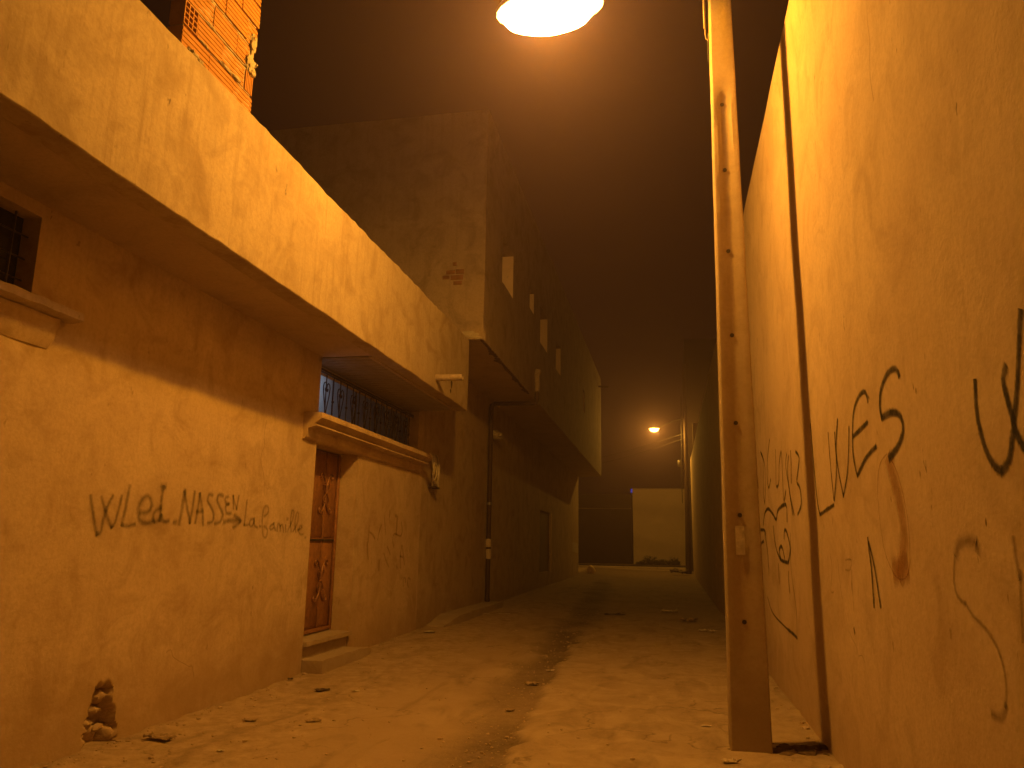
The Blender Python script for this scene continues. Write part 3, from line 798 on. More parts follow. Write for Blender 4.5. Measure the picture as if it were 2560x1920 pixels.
# traced graffiti strokes: (width, [(y, z), ...]) on the wall planes
GRAF = {
 'left': [
  (0.032, [(5.328,1.933),(5.352,1.865),(5.386,1.779),(5.448,1.638)]),
  (0.032, [(5.448,1.638),(5.488,1.66),(5.504,1.784),(5.533,1.875),(5.572,1.949)]),
  (0.032, [(5.446,1.932),(5.492,1.855),(5.546,1.768),(5.603,1.698)]),
  (0.026, [(5.603,1.698),(5.636,1.735),(5.662,1.854),(5.678,1.956)]),
  (0.032, [(5.759,2.045),(5.751,1.97),(5.738,1.849),(5.72,1.72)]),
  (0.032, [(5.72,1.72),(5.79,1.711),(5.877,1.732)]),
  (0.042, [(5.925,1.829),(6.019,1.838),(6.07,1.894),(6.035,1.965),(5.974,1.97),(5.917,1.914),(5.903,1.828),(5.936,1.768),(6.028,1.743),(6.114,1.77)]),
  (0.038, [(6.203,2.07),(6.194,1.98),(6.199,1.861),(6.199,1.773)]),
  (0.036, [(6.196,1.881),(6.13,1.858),(6.102,1.798),(6.131,1.761),(6.189,1.782),(6.214,1.822)]),
  (0.036, [(6.207,1.812),(6.254,1.77),(6.326,1.772)]),
  (0.050, [(6.174,2.07),(6.226,2.072)]),
  (0.050, [(6.411,1.768),(6.428,1.765)]),
  (0.040, [(6.519,2.063),(6.505,1.896),(6.487,1.752)]),
  (0.032, [(6.521,2.053),(6.58,1.91),(6.649,1.767)]),
  (0.032, [(6.649,1.767),(6.668,1.915),(6.68,2.058)]),
  (0.032, [(6.764,2.048),(6.752,1.898),(6.738,1.77)]),
  (0.032, [(6.764,2.048),(6.824,1.912),(6.869,1.753)]),
  (0.032, [(6.738,1.876),(6.783,1.876),(6.837,1.891)]),
  (0.032, [(6.982,2.047),(6.923,2.05),(6.901,1.992),(6.973,1.931),(7.032,1.867),(7.016,1.79),(6.941,1.777)]),
  (0.038, [(7.161,2.053),(7.089,2.061),(7.065,2.002),(7.141,1.928),(7.192,1.863),(7.153,1.795),(7.067,1.775)]),
  (0.050, [(7.22,1.797),(7.241,1.795)]),
  (0.032, [(7.264,2.054),(7.214,2.039),(7.217,2.0),(7.287,1.977)]),
  (0.032, [(7.281,1.975),(7.228,1.955),(7.25,1.888),(7.334,1.886)]),
  (0.026, [(7.379,1.934),(7.362,1.997),(7.351,2.065)]),
  (0.026, [(7.351,2.065),(7.39,1.998),(7.438,1.931)]),
  (0.026, [(7.438,1.931),(7.448,2.001),(7.458,2.072)]),
  (0.050, [(7.284,1.808),(7.367,1.813),(7.507,1.818)]),
  (0.036, [(7.411,1.872),(7.48,1.846),(7.535,1.817)]),
  (0.036, [(7.535,1.817),(7.492,1.777),(7.4,1.743)]),
  (0.026, [(7.627,2.035),(7.625,1.952),(7.621,1.869),(7.609,1.775)]),
  (0.026, [(7.609,1.775),(7.659,1.774),(7.708,1.783)]),
  (0.026, [(7.797,1.846),(7.73,1.832),(7.722,1.778),(7.775,1.767),(7.813,1.823)]),
  (0.026, [(7.813,1.853),(7.824,1.781),(7.89,1.759)]),
  (0.035, [(7.936,1.772),(7.955,1.77)]),
  (0.026, [(8.02,1.885),(8.09,1.913),(8.105,1.976),(8.051,2.001),(7.996,1.958),(7.984,1.835),(8.011,1.713),(8.058,1.652),(8.11,1.665),(8.113,1.74),(8.038,1.775)]),
  (0.026, [(8.248,1.806),(8.168,1.778),(8.187,1.739),(8.255,1.762)]),
  (0.026, [(8.254,1.819),(8.272,1.769),(8.304,1.734)]),
  (0.026, [(8.34,1.726),(8.341,1.802),(8.388,1.804),(8.418,1.734)]),
  (0.026, [(8.41,1.785),(8.455,1.806),(8.493,1.723)]),
  (0.026, [(8.53,1.801),(8.55,1.724)]),
  (0.035, [(8.557,1.874),(8.579,1.872)]),
  (0.026, [(8.591,1.731),(8.689,1.859),(8.716,1.96),(8.67,1.978),(8.646,1.857),(8.681,1.727)]),
  (0.026, [(8.724,1.728),(8.822,1.837),(8.835,1.945),(8.789,1.956),(8.759,1.835),(8.797,1.722)]),
  (0.026, [(8.836,1.75),(8.93,1.772),(8.946,1.803),(8.887,1.798),(8.869,1.731),(8.933,1.698),(8.992,1.706)]),
  (0.030, [(9.043,1.666),(9.068,1.664)]),
 ],
 'lues': [
  (0.016, [(7.007,2.68),(6.993,2.535),(6.979,2.366),(6.916,2.035),(6.835,1.896)]),
  (0.016, [(6.835,1.896),(6.537,1.921),(6.23,1.942)]),
  (0.013, [(6.259,2.495),(6.258,2.346),(6.25,2.197),(6.217,1.977)]),
  (0.016, [(6.203,1.976),(6.066,2.151),(5.996,2.357),(5.886,2.539)]),
  (0.016, [(6.016,2.46),(6.017,2.317),(5.978,2.171),(5.878,1.984)]),
  (0.013, [(5.878,1.984),(5.708,2.119),(5.61,2.268),(5.544,2.431)]),
  (0.016, [(4.997,2.502),(5.039,2.571),(5.188,2.582),(5.371,2.52),(5.457,2.378),(5.484,2.227),(5.43,2.087)]),
  (0.016, [(5.43,2.087),(5.194,2.169),(5.038,2.198),(4.894,2.216)]),
  (0.016, [(5.454,2.352),(5.231,2.37),(5.05,2.385)]),
  (0.018, [(4.337,2.516),(4.376,2.567),(4.526,2.579),(4.69,2.513),(4.741,2.421),(4.719,2.355)]),
  (0.021, [(4.719,2.355),(4.614,2.36),(4.481,2.348),(4.366,2.302),(4.353,2.228),(4.464,2.16),(4.651,2.114)]),
  (0.014, [(5.299,1.688),(5.288,1.599),(5.26,1.505),(5.264,1.269)]),
  (0.014, [(5.284,1.658),(5.223,1.576),(5.172,1.484),(5.101,1.28)]),
  (0.016, [(5.843,1.089),(5.824,1.059)]),
 ],
 'edge': [
  (0.020, [(3.34,2.281),(3.355,2.158),(3.321,2.029),(3.252,1.938),(3.181,1.901)]),
  (0.022, [(3.181,1.901),(3.103,1.937),(3.039,2.047),(2.976,2.176),(2.912,2.335),(2.871,2.428)]),
  (0.022, [(3.044,2.269),(3.08,2.233),(3.068,2.166),(3.038,2.082),(3.027,2.032),(2.973,1.963),(2.9,1.914)]),
 ],
 'loop': [
  (0.008, [(4.682,2.145),(4.84,2.107),(4.943,1.992),(4.974,1.823),(4.929,1.622),(4.784,1.495),(4.643,1.458),(4.49,1.493),(4.417,1.622),(4.414,1.799),(4.511,2.009),(4.63,2.117)]),
  (0.100, [(4.654,2.103),(4.618,2.03),(4.565,1.93),(4.513,1.824),(4.504,1.702),(4.569,1.581),(4.643,1.484)]),
  (0.110, [(4.743,1.501),(4.516,1.522)]),
 ],
 'faded': [
  (0.045, [(3.741,1.597),(3.699,1.638),(3.594,1.653),(3.491,1.64),(3.489,1.614)]),
  (0.020, [(3.688,1.399),(3.616,1.35),(3.485,1.309),(3.39,1.248),(3.355,1.183),(3.348,1.116),(3.377,1.043)]),
  (0.020, [(3.76,1.589),(3.804,1.481),(3.774,1.417),(3.691,1.391)]),
  (0.030, [(3.367,1.045),(3.426,0.993),(3.518,0.989)]),
  (0.030, [(3.14,1.655),(3.14,1.594),(3.128,1.521)]),
  (0.020, [(3.115,1.541),(3.144,1.407),(3.157,1.301)]),
  (0.012, [(6.502,1.579),(6.463,1.478),(6.561,1.301),(6.451,1.299)]),
  (0.012, [(6.228,1.539),(6.206,1.401),(6.152,1.267)]),
  (0.012, [(5.963,1.542),(5.78,1.545),(5.831,1.479),(5.986,1.475)]),
  (0.012, [(5.801,1.48),(5.801,1.339),(5.802,1.212)]),
  (0.050, [(11.425,-0.679),(10.386,-0.487)]),
 ],
 'cluster': [
  (0.020, [(11.434,2.86),(11.334,2.632),(11.249,2.438)]),
  (0.020, [(10.846,2.9),(10.606,2.769),(10.694,2.371),(10.6,2.19)]),
  (0.020, [(10.6,2.19),(10.422,2.401),(10.46,2.702),(10.79,2.867)]),
  (0.020, [(9.772,2.923),(10.041,2.754),(10.2,2.529),(10.072,2.362),(9.824,2.448)]),
  (0.020, [(9.307,2.736),(9.338,2.539),(9.39,2.333),(9.168,2.348),(9.051,2.553),(8.851,2.659),(8.846,2.405),(8.865,2.136),(8.654,2.224)]),
  (0.020, [(8.438,2.589),(8.552,2.48),(8.435,2.248),(8.285,1.957)]),
  (0.020, [(8.197,1.953),(8.374,2.165),(8.44,2.408),(8.314,2.554)]),
  (0.020, [(8.169,2.586),(8.179,2.461),(8.252,2.273)]),
  (0.020, [(7.871,2.544),(7.689,2.464),(7.803,2.347),(7.91,2.254),(7.752,2.178),(7.739,2.032),(7.981,1.944)]),
  (0.024, [(10.892,1.926),(10.653,2.068),(10.221,2.109),(9.834,2.033),(9.548,1.954),(9.338,2.055),(8.713,2.076),(8.71,1.904)]),
  (0.024, [(9.841,1.885),(9.787,1.714),(9.617,1.581),(9.324,1.497),(8.81,1.474)]),
  (0.024, [(8.81,1.474),(8.613,1.624),(8.758,1.784),(8.933,1.818),(9.0,1.727)]),
  (0.024, [(9.324,1.497),(9.441,1.603),(9.216,1.645),(9.052,1.521)]),
  (0.024, [(11.383,1.875),(10.788,1.861),(10.666,1.797)]),
  (0.024, [(11.448,1.678),(10.917,1.72)]),
  (0.020, [(10.761,1.823),(10.553,1.577),(10.535,1.29)]),
  (0.020, [(8.846,1.384),(8.858,1.284),(8.82,1.167)]),
  (0.020, [(9.587,1.45),(9.593,1.233)]),
  (0.012, [(10.797,1.014),(10.458,0.871),(10.022,0.814),(9.089,0.771)]),
  (0.020, [(9.089,0.771),(8.748,0.766),(8.462,0.749)]),
  (0.010, [(8.462,0.749),(8.432,1.019),(8.638,1.389),(8.525,1.78)]),
 ],
 'door': [
  (0.030, [(11.162,1.873),(11.157,1.802),(11.161,1.688),(11.15,1.631)]),
  (0.030, [(11.188,1.774),(11.331,1.734),(11.419,1.677)]),
  (0.030, [(11.676,1.896),(11.604,1.812),(11.542,1.664)]),
  (0.030, [(11.762,2.041),(11.821,1.922),(11.866,1.758)]),
  (0.030, [(12.012,2.128),(12.003,2.035)]),
  (0.050, [(12.272,2.062),(12.368,2.042),(12.358,1.939),(12.359,1.767)]),
  (0.030, [(12.57,1.962),(12.635,1.836),(12.576,1.739),(12.266,1.765),(12.211,1.671),(12.271,1.564)]),
  (0.030, [(11.114,1.617),(11.134,1.476),(11.187,1.377)]),
  (0.050, [(11.65,1.342),(11.656,1.211)]),
  (0.030, [(11.843,1.458),(11.968,1.337),(12.09,1.245)]),
  (0.030, [(11.98,1.563),(12.13,1.441)]),
  (0.030, [(12.67,1.581),(12.614,1.454),(12.608,1.328),(12.647,1.217)]),
  (0.030, [(12.67,1.581),(12.746,1.453),(12.835,1.261)]),
  (0.030, [(12.597,1.407),(12.744,1.389)]),
  (0.030, [(12.427,1.269),(12.481,1.213)]),
  (0.030, [(12.819,0.912),(12.816,1.039),(12.915,1.035),(12.924,0.971)]),
  (0.030, [(13.086,0.884),(13.025,0.967),(13.066,1.038),(13.172,1.01)]),
  (0.030, [(13.096,1.582),(13.098,1.484)]),
 ],
}

# ------------------------------------------------------------------ graffiti
def ribbon_mesh(name, strokes, X, sgn, mat, parent, label=None, lift=.0022, wide=1.0):
    mb = MB(); k = 0
    for wdt, pts in strokes:
        P = [Vector((0, a, b_)) for a, b_ in pts]; Q = []
        for i in range(len(P)-1):
            p0 = P[max(0, i-1)]; p1 = P[i]; p2 = P[i+1]; p3 = P[min(len(P)-1, i+2)]
            ns = max(2, int((p2-p1).length/.035))
            for s_ in range(ns):
                tt = s_/ns; Q.append(.5*((2*p1)+(p2-p0)*tt+(2*p0-5*p1+4*p2-p3)*tt**2+(3*p1-p0-3*p2+p3)*tt**3))
        Q.append(P[-1]); x = X + sgn*(lift + .0001*k); k += 1
        L = []
        for i, q in enumerate(Q):
            t_ = (Q[min(i+1, len(Q)-1)] - Q[max(0, i-1)])
            if t_.length < 1e-6: t_ = Vector((0, 1, 0))
            t_.normalize(); n_ = Vector((0, -t_.z, t_.y)); w2 = wdt*wide*.5*(1.7+.35*noise.noise(Vector((q.y*6, q.z*6, k))))
            if i == 0: q = q - t_*wdt*.4
            if i == len(Q)-1: q = q + t_*wdt*.4
            L.append((Vector((x, q.y, q.z))+n_*w2, Vector((x, q.y, q.z))-n_*w2))
        for i in range(len(L)-1):
            mb.quad(L[i][0], L[i][1], L[i+1][1], L[i+1][0], [(i/5, 0), (i/5, 1), ((i+1)/5, 1), ((i+1)/5, 0)])
    # follow the wall's own unevenness
    out = []
    for v_ in mb.v:
        out.append((v_[0] + wallx(X, v_[1], v_[2]) - X, v_[1], v_[2]))
    mb.v = out
    o = mb.build(name, mat, parent)
    if label: o['label'] = label
    return o
ribbon_mesh('graffiti', GRAF['left'], -4.45, 1, M['spray'], H1, 'sprayed grey words reading WLed NASSEN, an arrow and La famille')
for st_ in GRAF['door']:
    ribbon_mesh('paint_mark', [st_], -4.45, 1, M['redfade'], H1)
ribbon_mesh('graffiti', GRAF['lues'], XR, -1, M['marker'], RW, 'thin black letters LWES with an inverted V below', wide=1.6)
ribbon_mesh('graffiti', GRAF['edge'], XR, -1, M['marker'], RW, 'big thick black W at the right end of the wall', wide=1.4)
ribbon_mesh('graffiti', GRAF['loop'], XR, -1, M['rust'], RW, 'long brown painted loop')
ribbon_mesh('graffiti', GRAF['faded'], XR, -1, M['faded'], RW, 'faded brush strokes low on the wall')
ribbon_mesh('graffiti', GRAF['cluster'], XR, -1, M['marker'], RW, 'cramped black scrawl behind the pole', wide=1.4)

def crack(seed, y, z, dy, dz, n, X, sgn, parent, wdt=.006):
    r_ = random.Random(seed); pts = [(y, z)]
    for i in range(n):
        y += dy + r_.uniform(-.05, .05); z += dz + r_.uniform(-.05, .05); pts.append((y, z))
    ribbon_mesh('crack', [(wdt, pts)], X, sgn, M['crack'], parent)
M['crack'] = spray('crack_line', (.10,.07,.045), .6, .5, 15)
crack(3, 7.9, 2.95, .01, -.09, 9, XW, 1, H1); crack(5, 9.08, 1.4, -.02, -.08, 8, XW, 1, H1); crack(8, 6.5, .62, .07, -.03, 9, XW, 1, H1)
crack(9, 4.2, 5.6, .02, -.11, 13, XR, -1, RW); crack(12, 5.6, .9, .07, .02, 9, XR, -1, RW); crack(13, 9.6, 4.1, .06, -.10, 8, XR, -1, RW)

# ------------------------------------------------------------------ concrete street lamp by the right wall
SL = thing('street_lamp', (.59, 7.03, 0), 'tall tapering concrete street lamp before the right wall, its big orange lamp glaring overhead', 'street lamp')
mb = MB(); zs = [-.3, 0, .35, .7, 1.0, 1.5, 2, 2.5, 3, 3.5, 4, 4.5, 5, 5.5, 5.85, 5.93, 6.2, 7, 8, 9, 9.6]
secs = []
for z in zs:
    k_ = z/6.87; wl = .162 - .0575*k_; cx_ = .592+.016*k_; dd = .135-.035*k_
    rec = 0.018*sst(.3, 1.1, z)*(1-sst(5.83, 5.95, z)); c_ = .012
    xs_ = [-wl, -wl+c_, -wl*.62, -wl*.30, wl*.22, wl*.55, wl-c_, wl]
    front = [(xs_[0], -dd+c_), (xs_[1], -dd), (xs_[2], -dd), (xs_[3], -dd+rec), (xs_[4], -dd+rec), (xs_[5], -dd), (xs_[6], -dd), (xs_[7], -dd+c_)]
    back = [(xs_[7], dd-c_), (xs_[6], dd), (xs_[5], dd), (xs_[4], dd-rec), (xs_[3], dd-rec), (xs_[2], dd), (xs_[1], dd), (xs_[0], dd-c_)]
    secs.append([(cx_+a, 7.03+b_, z) for a, b_ in front+back])
n_ = 16
fine = []
for i in range(len(secs)-1):
    m_ = max(1, int((zs[i+1]-zs[i])/.12))
    for s_ in range(m_):
        t_ = s_/m_; fine.append([tuple(lerp(a[q], b_[q], t_) for q in range(3)) for a, b_ in zip(secs[i], secs[i+1])])
fine.append(secs[-1])
for s_ in fine: mb.v += s_
for i in range(len(fine)-1):
    for k in range(n_):
        a = i*n_+k; b_ = i*n_+(k+1) % n_; mb.f.append((a, b_, b_+n_, a+n_)); mb.uv.append(None)
mb.f.append(tuple((len(fine)-1)*n_+k for k in range(n_))); mb.uv.append(None)
mb.rough(.0035, 2.2)
o = mb.build('pole', M['pole'], SL, smooth=True); o.data.set_sharp_from_angle(angle=math.radians(25))
for z in (5.77, 5.09, 4.28, 3.48, 2.685, 1.89, 1.016):
    k_ = z/6.87; dd = .135-.035*k_; x = .578+.008*k_; rec = 0.018*sst(.3, 1.1, z)
    mb = MB(); mb.tube([(x, 7.03-dd+rec-.008, z), (x, 7.03-dd+rec+.01, z)], .019, 8); mb.build('bolt_hole_shade', M['holeshade'], SL)  # dark stubs stand in for the shade inside the bolt holes
mb = MB(); yf = 7.03-.127+.008
vs = []
for j in range(7):
    for i in range(4): vs.append((.535+.075*i/3+.004*noise.noise(Vector((j, i, 1))), yf-.004-.003*abs(noise.noise(Vector((i*2., j*2., 0)))), 1.56+.24*j/6))
mb.add(vs, [(j*4+i, j*4+i+1, (j+1)*4+i+1, (j+1)*4+i) for j in range(6) for i in range(3)])
o = mb.build('sticker', M['paper'], SL); o['label'] = 'weathered pale sticker in the groove of the pole'
mb = MB(); mb.tube([(.60, 7.03, 8.1), (.35, 6.98, 8.0), (-.1, 6.85, 7.6), (-.45, 6.75, 7.2), (-.62, 6.70, 7.03)], .035, 10); mb.build('arm', M['metal'], SL)
mb = MB(); mb.bbox(.46, .74, 6.90, 7.16, 8.02, 8.18, .01); mb.build('clamp', M['metal'], SL)
# lamp head: canopy over a glowing bowl
LX, LY, LZ = -1.06, 6.60, 6.80
mb = MB(); ring = []
nr = 24
for (rx, ry, z) in ((.53, .29, -.03), (.545, .30, .0), (.50, .27, .07), (.38, .19, .13), (.12, .06, .16)):
    for k in range(nr): a = 2*PI*k/nr; mb.v.append((LX+.02+rx*math.cos(a), LY+ry*math.sin(a), LZ+z+.02*math.cos(a)))
for j in range(4):
    for k in range(nr): mb.f.append((j*nr+k, j*nr+(k+1) % nr, (j+1)*nr+(k+1) % nr, (j+1)*nr+k)); mb.uv.append(None)
mb.f.append(tuple(4*nr+k for k in range(nr))); mb.uv.append(None)
mb.build('lamp_housing', M['metal'], SL)
mb = MB()
for j, (r_, z) in enumerate(((1.0, -.02), (.97, -.09), (.86, -.16), (.62, -.21), (.25, -.235))):
    for k in range(nr): a = 2*PI*k/nr; mb.v.append((LX+.47*r_*math.cos(a), LY+.24*r_*math.sin(a), LZ+z))
for j in range(4):
    for k in range(nr): mb.f.append((j*nr+k, j*nr+(k+1) % nr, (j+1)*nr+(k+1) % nr, (j+1)*nr+k)); mb.uv.append(None)
mb.f.append(tuple(4*nr+k for k in range(nr))); mb.uv.append(None)
mb.build('lamp_bowl', M['lampglass'], SL)
ld = bpy.data.lights.new('sodium_lamp', 'POINT'); ld.energy = 860; ld.color = SODIUM; ld.shadow_soft_size = .08
lo = bpy.data.objects.new('sodium_lamp', ld); COL.objects.link(lo); lo.parent = SL; lo.matrix_parent_inverse = Matrix.Translation(-Vector(SL.location)); lo.location = (LX, LY, LZ-.06)
# conduit with a hooked end left of the pole
mb = MB(); mb.tube([(.455, 6.9, 8.6), (.452, 6.88, 7.2), (.448, 6.87, 6.56)], .011, 8); mb.build('conduit', M['cable'], SL)
mb = MB(); mb.tube([(.452, 6.87, 6.57), (.450, 6.87, 6.50), (.456, 6.865, 6.45), (.470, 6.865, 6.425), (.482, 6.865, 6.45), (.482, 6.865, 6.50)], .006, 6); mb.build('wire_hook', M['cable'], SL)
mb = MB(); mb.tube([(.478, 6.88, 8.4), (.476, 6.88, 7.2), (.470, 6.88, 6.2)], .004, 5); mb.build('wire', M['blackcable'], SL)

# ------------------------------------------------------------------ second lamp at the far end
S2 = thing('street_lamp', (.97, 46.4, .1), 'distant street lamp at the far end of the alley with a small yellow lit head', 'street lamp')
mb = MB()
mb.tube([(.94, 46.4, 0), (.99, 46.4, 5), (1.02, 46.4, 12.5)], .17, 8, r2=.10); mb.build('pole', M['pipe'], S2)
mb = MB(); mb.tube([(.99, 46.4, 9.2), (.4, 46.3, 9.05), (-.3, 46.25, 8.75), (-.55, 46.2, 8.60)], .035, 8); mb.build('arm', M['metal'], S2)
QX, QY, QZ = -.81, 46.2, 8.56
mb = MB()
for (rx, ry, z) in ((.32, .15, .0), (.33, .16, .03), (.28, .13, .09), (.08, .04, .12)):
    for k in range(16): a = 2*PI*k/16; mb.v.append((QX+rx*math.cos(a), QY+ry*math.sin(a), QZ+z-.06*math.cos(a)*0))
for j in range(3):
    for k in range(16): mb.f.append((j*16+k, j*16+(k+1) % 16, (j+1)*16+(k+1) % 16, (j+1)*16+k)); mb.uv.append(None)
mb.f.append(tuple(3*16+k for k in range(16))); mb.uv.append(None)
mb.build('lamp_housing', M['metal'], S2)
mb = MB(); blob(mb, (QX, QY, QZ-.06), .13, (2.0, 1.0, 1.0), 1, 2, 0); mb.build('lamp_bowl', M['lampglass2'], S2)
ld = bpy.data.lights.new('far_sodium_lamp', 'POINT'); ld.energy = 1150; ld.color = (1.0, .47, .05); ld.shadow_soft_size = .08
lo = bpy.data.objects.new('far_sodium_lamp', ld); COL.objects.link(lo); lo.parent = S2; lo.matrix_parent_inverse = Matrix.Translation(-Vector(S2.location)); lo.location = (QX, QY, QZ-.08)
for i, (dx, z0, z1) in enumerate(((-.24, 5.0, 10.5), (-.20, 7.6, 9.3), (-.30, 4.2, 7.0))):
    mb = MB(); mb.tube([(.99+dx*.8, 46.2, z1), (.99+dx, 46.2, (z0+z1)/2), (.98+dx*.9, 46.2, z0)], .02, 5); mb.build('cable', M['cable'] if i == 1 else M['blackcable'], S2)
mb = MB(); mb.bbox(.50, .72, 46.3, 46.45, 6.3, 6.7, .01); mb.tube([(.7, 46.4, 6.5), (.98, 46.4, 6.5)], .02, 6); mb.build('insulator_box', M['metal'], S2)
mb = MB(); mb.bbox(1.30, 1.62, 42.6, 42.9, 6.7, 8.3, .02); o = mb.build('meter_box', M['pale']); tag(o, 'upright pale box mounted high beside the distant lamp pole', 'box')
for i, (a, b_, sag) in enumerate((((.97, 46.3, 8.3), (-14, 60, 7.2), .5), ((.97, 46.3, 8.0), (-14, 60, 6.9), .6))):
    pts = []
    for k in range(13):
        t_ = k/12; pts.append((lerp(a[0], b_[0], t_), lerp(a[1], b_[1], t_), lerp(a[2], b_[2], t_)-sag*4*t_*(1-t_)))
    mb = MB(); mb.tube(pts, .010, 5); tag(mb.build('overhead_wire', M['blackcable']), ('upper' if i == 0 else 'lower')+' of two thin wires strung from the distant lamp pole over the street', 'wire', 'wires over the far street')

# ------------------------------------------------------------------ buildings across the far street
F1 = thing('pale_house', (-1.1, 62, .4), 'blank pale rendered gable across the far street, lit yellow by the distant lamp', 'house')
mb = MB(); mb.grid_box(-2.78, 2.5, 60, 68, .0, 6.0, .8); mb.rough(.02, .8); mb.build('wall', M['pale'], F1, weld=True)
mb = MB(); mb.grid_box(-2.80, 2.5, 59.97, 68, 6.003, 6.07, .2); mb.rough(.03, 3); mb.build('coping', M['step'], F1)
F2 = thing('dark_house', (-9, 63, .4), 'dark unlit house across the far street left of the pale gable', 'house')
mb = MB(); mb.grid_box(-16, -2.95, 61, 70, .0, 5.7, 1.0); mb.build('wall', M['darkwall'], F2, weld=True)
mb = MB(); mb.bbox(-16, -2.95, 60.9, 61.0, 4.55, 4.62, .01); mb.build('ledge', M['house2'], F2)
mb = MB(); mb.bbox(-2.96, -2.84, 60.8, 60.95, 5.80, 6.10, .02); tag(mb.build('blue_light', M['blueled']), 'tiny blue lamp glowing at the top corner of the pale gable', 'lamp')
F3 = thing('tall_house', (4.5, 55, .3), 'faint tall block rising dark behind the right wall at the alley end', 'house')
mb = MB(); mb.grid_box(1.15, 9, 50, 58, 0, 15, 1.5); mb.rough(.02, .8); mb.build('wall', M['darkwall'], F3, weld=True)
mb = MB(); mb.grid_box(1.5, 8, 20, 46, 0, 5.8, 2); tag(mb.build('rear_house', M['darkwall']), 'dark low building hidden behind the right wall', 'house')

# shrubs at the foot of the pale gable
def shrub(name, cx_, cy_, cz_, rx, rz, n, label, cat='shrub', group=None):
    r = thing(name, (cx_, cy_, cz_), label, cat, group); rnd = random.Random(int(cx_*100)+7)
    mb = MB()
    for k in range(9):
        a = rnd.uniform(0, 2*PI); mb.tube([(cx_, cy_, cz_-.1), (cx_+math.cos(a)*rx*.3, cy_+math.sin(a)*.2, cz_+rz*.5), (cx_+math.cos(a)*rx*.7, cy_+math.sin(a)*.35, cz_+rz*rnd.uniform(.7, 1))], .012, 4)
    mb.build('stem', M['leaf'], r)
    mb = MB()
    for k in range(n):
        a = rnd.uniform(0, 2*PI); q = rnd.random()**.5
        p = Vector((cx_+math.cos(a)*rx*q, cy_+math.sin(a)*.45*q, cz_+rz*rnd.random()*(1.05-q*.7)))
        u_ = Vector((rnd.uniform(-1, 1), rnd.uniform(-1, 1), rnd.uniform(-.4, 1))).normalized()*.09; w_ = u_.cross(Vector((rnd.random(), rnd.random(), rnd.random()))).normalized()*.03
        mb.quad(p-u_, p+w_, p+u_, p-w_)
    o = mb.build('foliage', M['leaf'], r); o['kind'] = 'stuff'
shrub('shrub', -1.55, 59.4, .42, .75, .75, 420, 'largest scruffy weed bush in the middle of the pale gable foot')
shrub('shrub', -.6, 59.5, .42, .55, .45, 260, 'low weed clump to the right of the largest bush')
shrub('shrub', .15, 59.4, .42, .5, .62, 260, 'weed clump at the right end of the pale gable, by the lamp pole')
shrub('shrub', -2.3, 59.6, .42, .35, .25, 120, 'smallest weed tuft at the left corner of the pale gable')

# ------------------------------------------------------------------ small things lying about
def crumple(name, x, y, sx_, sy_, h_, mat, label, cat, seed, rot=0, group=None, fold=.6):
    """a crushed sheet: a folded grid lying on the ground"""
    mb = MB(); n_ = 9
    for j in range(n_+1):
        for i in range(n_+1):
            u_, v_ = i/n_-.5, j/n_-.5
            e = 1+.25*noise.noise(Vector((u_*5, v_*5, seed)))
            p = Vector((u_*sx_*e, v_*sy_*e, 0))
            f_ = noise.noise(Vector((u_*3.5+seed, v_*3.5, seed*1.7)))
            p.z = h_*(.35+abs(f_)*1.5*fold+.35*noise.noise(Vector((u_*9, v_*9, seed))))
            p.x += .15*sx_*f_
            mb.v.append(tuple(p))
    for j in range(n_):
        for i in range(n_): a = j*(n_+1)+i; mb.f.append((a, a+1, a+n_+2, a+n_+1)); mb.uv.append(None)
    o = mb.build(name, mat); so = o.modifiers.new('thick', 'SOLIDIFY'); so.thickness = .002
    o.location = (x, y, gz(x, y)+.004); o.rotation_euler = (0, 0, rot); return tag(o, label, cat, group)
crumple('crushed_carton', -1.67, 9.6, .15, .09, .05, M['dirtypaper'], 'crushed pale carton lying in the dark gutter, mid alley', 'litter', 1, .3)
crumple('cigarette_pack', .40, 6.50, .12, .06, .035, M['plastic'], 'crumpled pack by the foot of the lamp pole', 'litter', 2, .2)
crumple('cardboard_scrap', -4.13, 6.05, .26, .10, .05, M['dirtypaper'], 'curled cardboard scrap near the broken plaster of the left wall', 'litter', 3, -.25)
crumple('paper_scrap', -3.78, 6.86, .12, .06, .02, M['dirtypaper'], 'small brown scrap left of another, between the left wall and the road', 'litter', 4, .1)
crumple('paper_scrap', -3.25, 7.03, .13, .07, .025, M['dirtypaper'], 'small brown crumpled scrap nearer the road middle than its neighbour', 'litter', 5, .6)
crumple('torn_box', .34, 18.3, .38, .25, .10, M['dirtypaper'], 'torn pale box on the right side of the alley beyond the pole', 'litter', 6, .2)
crumple('torn_wrapper', -.10, 20.8, .40, .16, .09, M['paper'], 'pale torn wrapper farthest of the scraps on the right', 'litter', 7, .1)
crumple('torn_wrapper', .58, 16.3, .22, .12, .04, M['paper'], 'flat pale wrapper right beside the lamp pole edge', 'litter', 8, .5)
crumple('flattened_can', .74, 16.1, .13, .10, .06, M['plastic'], 'small flattened can farthest right beyond the lamp pole', 'litter', 9, .9)
crumple('paper_scrap', .27, 7.72, .085, .03, .015, M['plastic'], 'thin pale strip lying on the concrete just left of the lamp pole', 'litter', 10, .1)
crumple('paper_scrap', -4.12, 13.4, .20, .12, .03, M['paper'], 'white paper scrap on the dirt near the far step', 'litter', 11, .2)
crumple('paper_scrap', -3.66, 17.3, .26, .07, .02, M['paper'], 'white strip of paper at the end of the plinth', 'litter', 12, -.1)
crumple('paper_scrap', -3.95, 16.9, .12, .08, .03, M['paper'], 'little white scrap tucked against the plinth', 'litter', 13, .4)
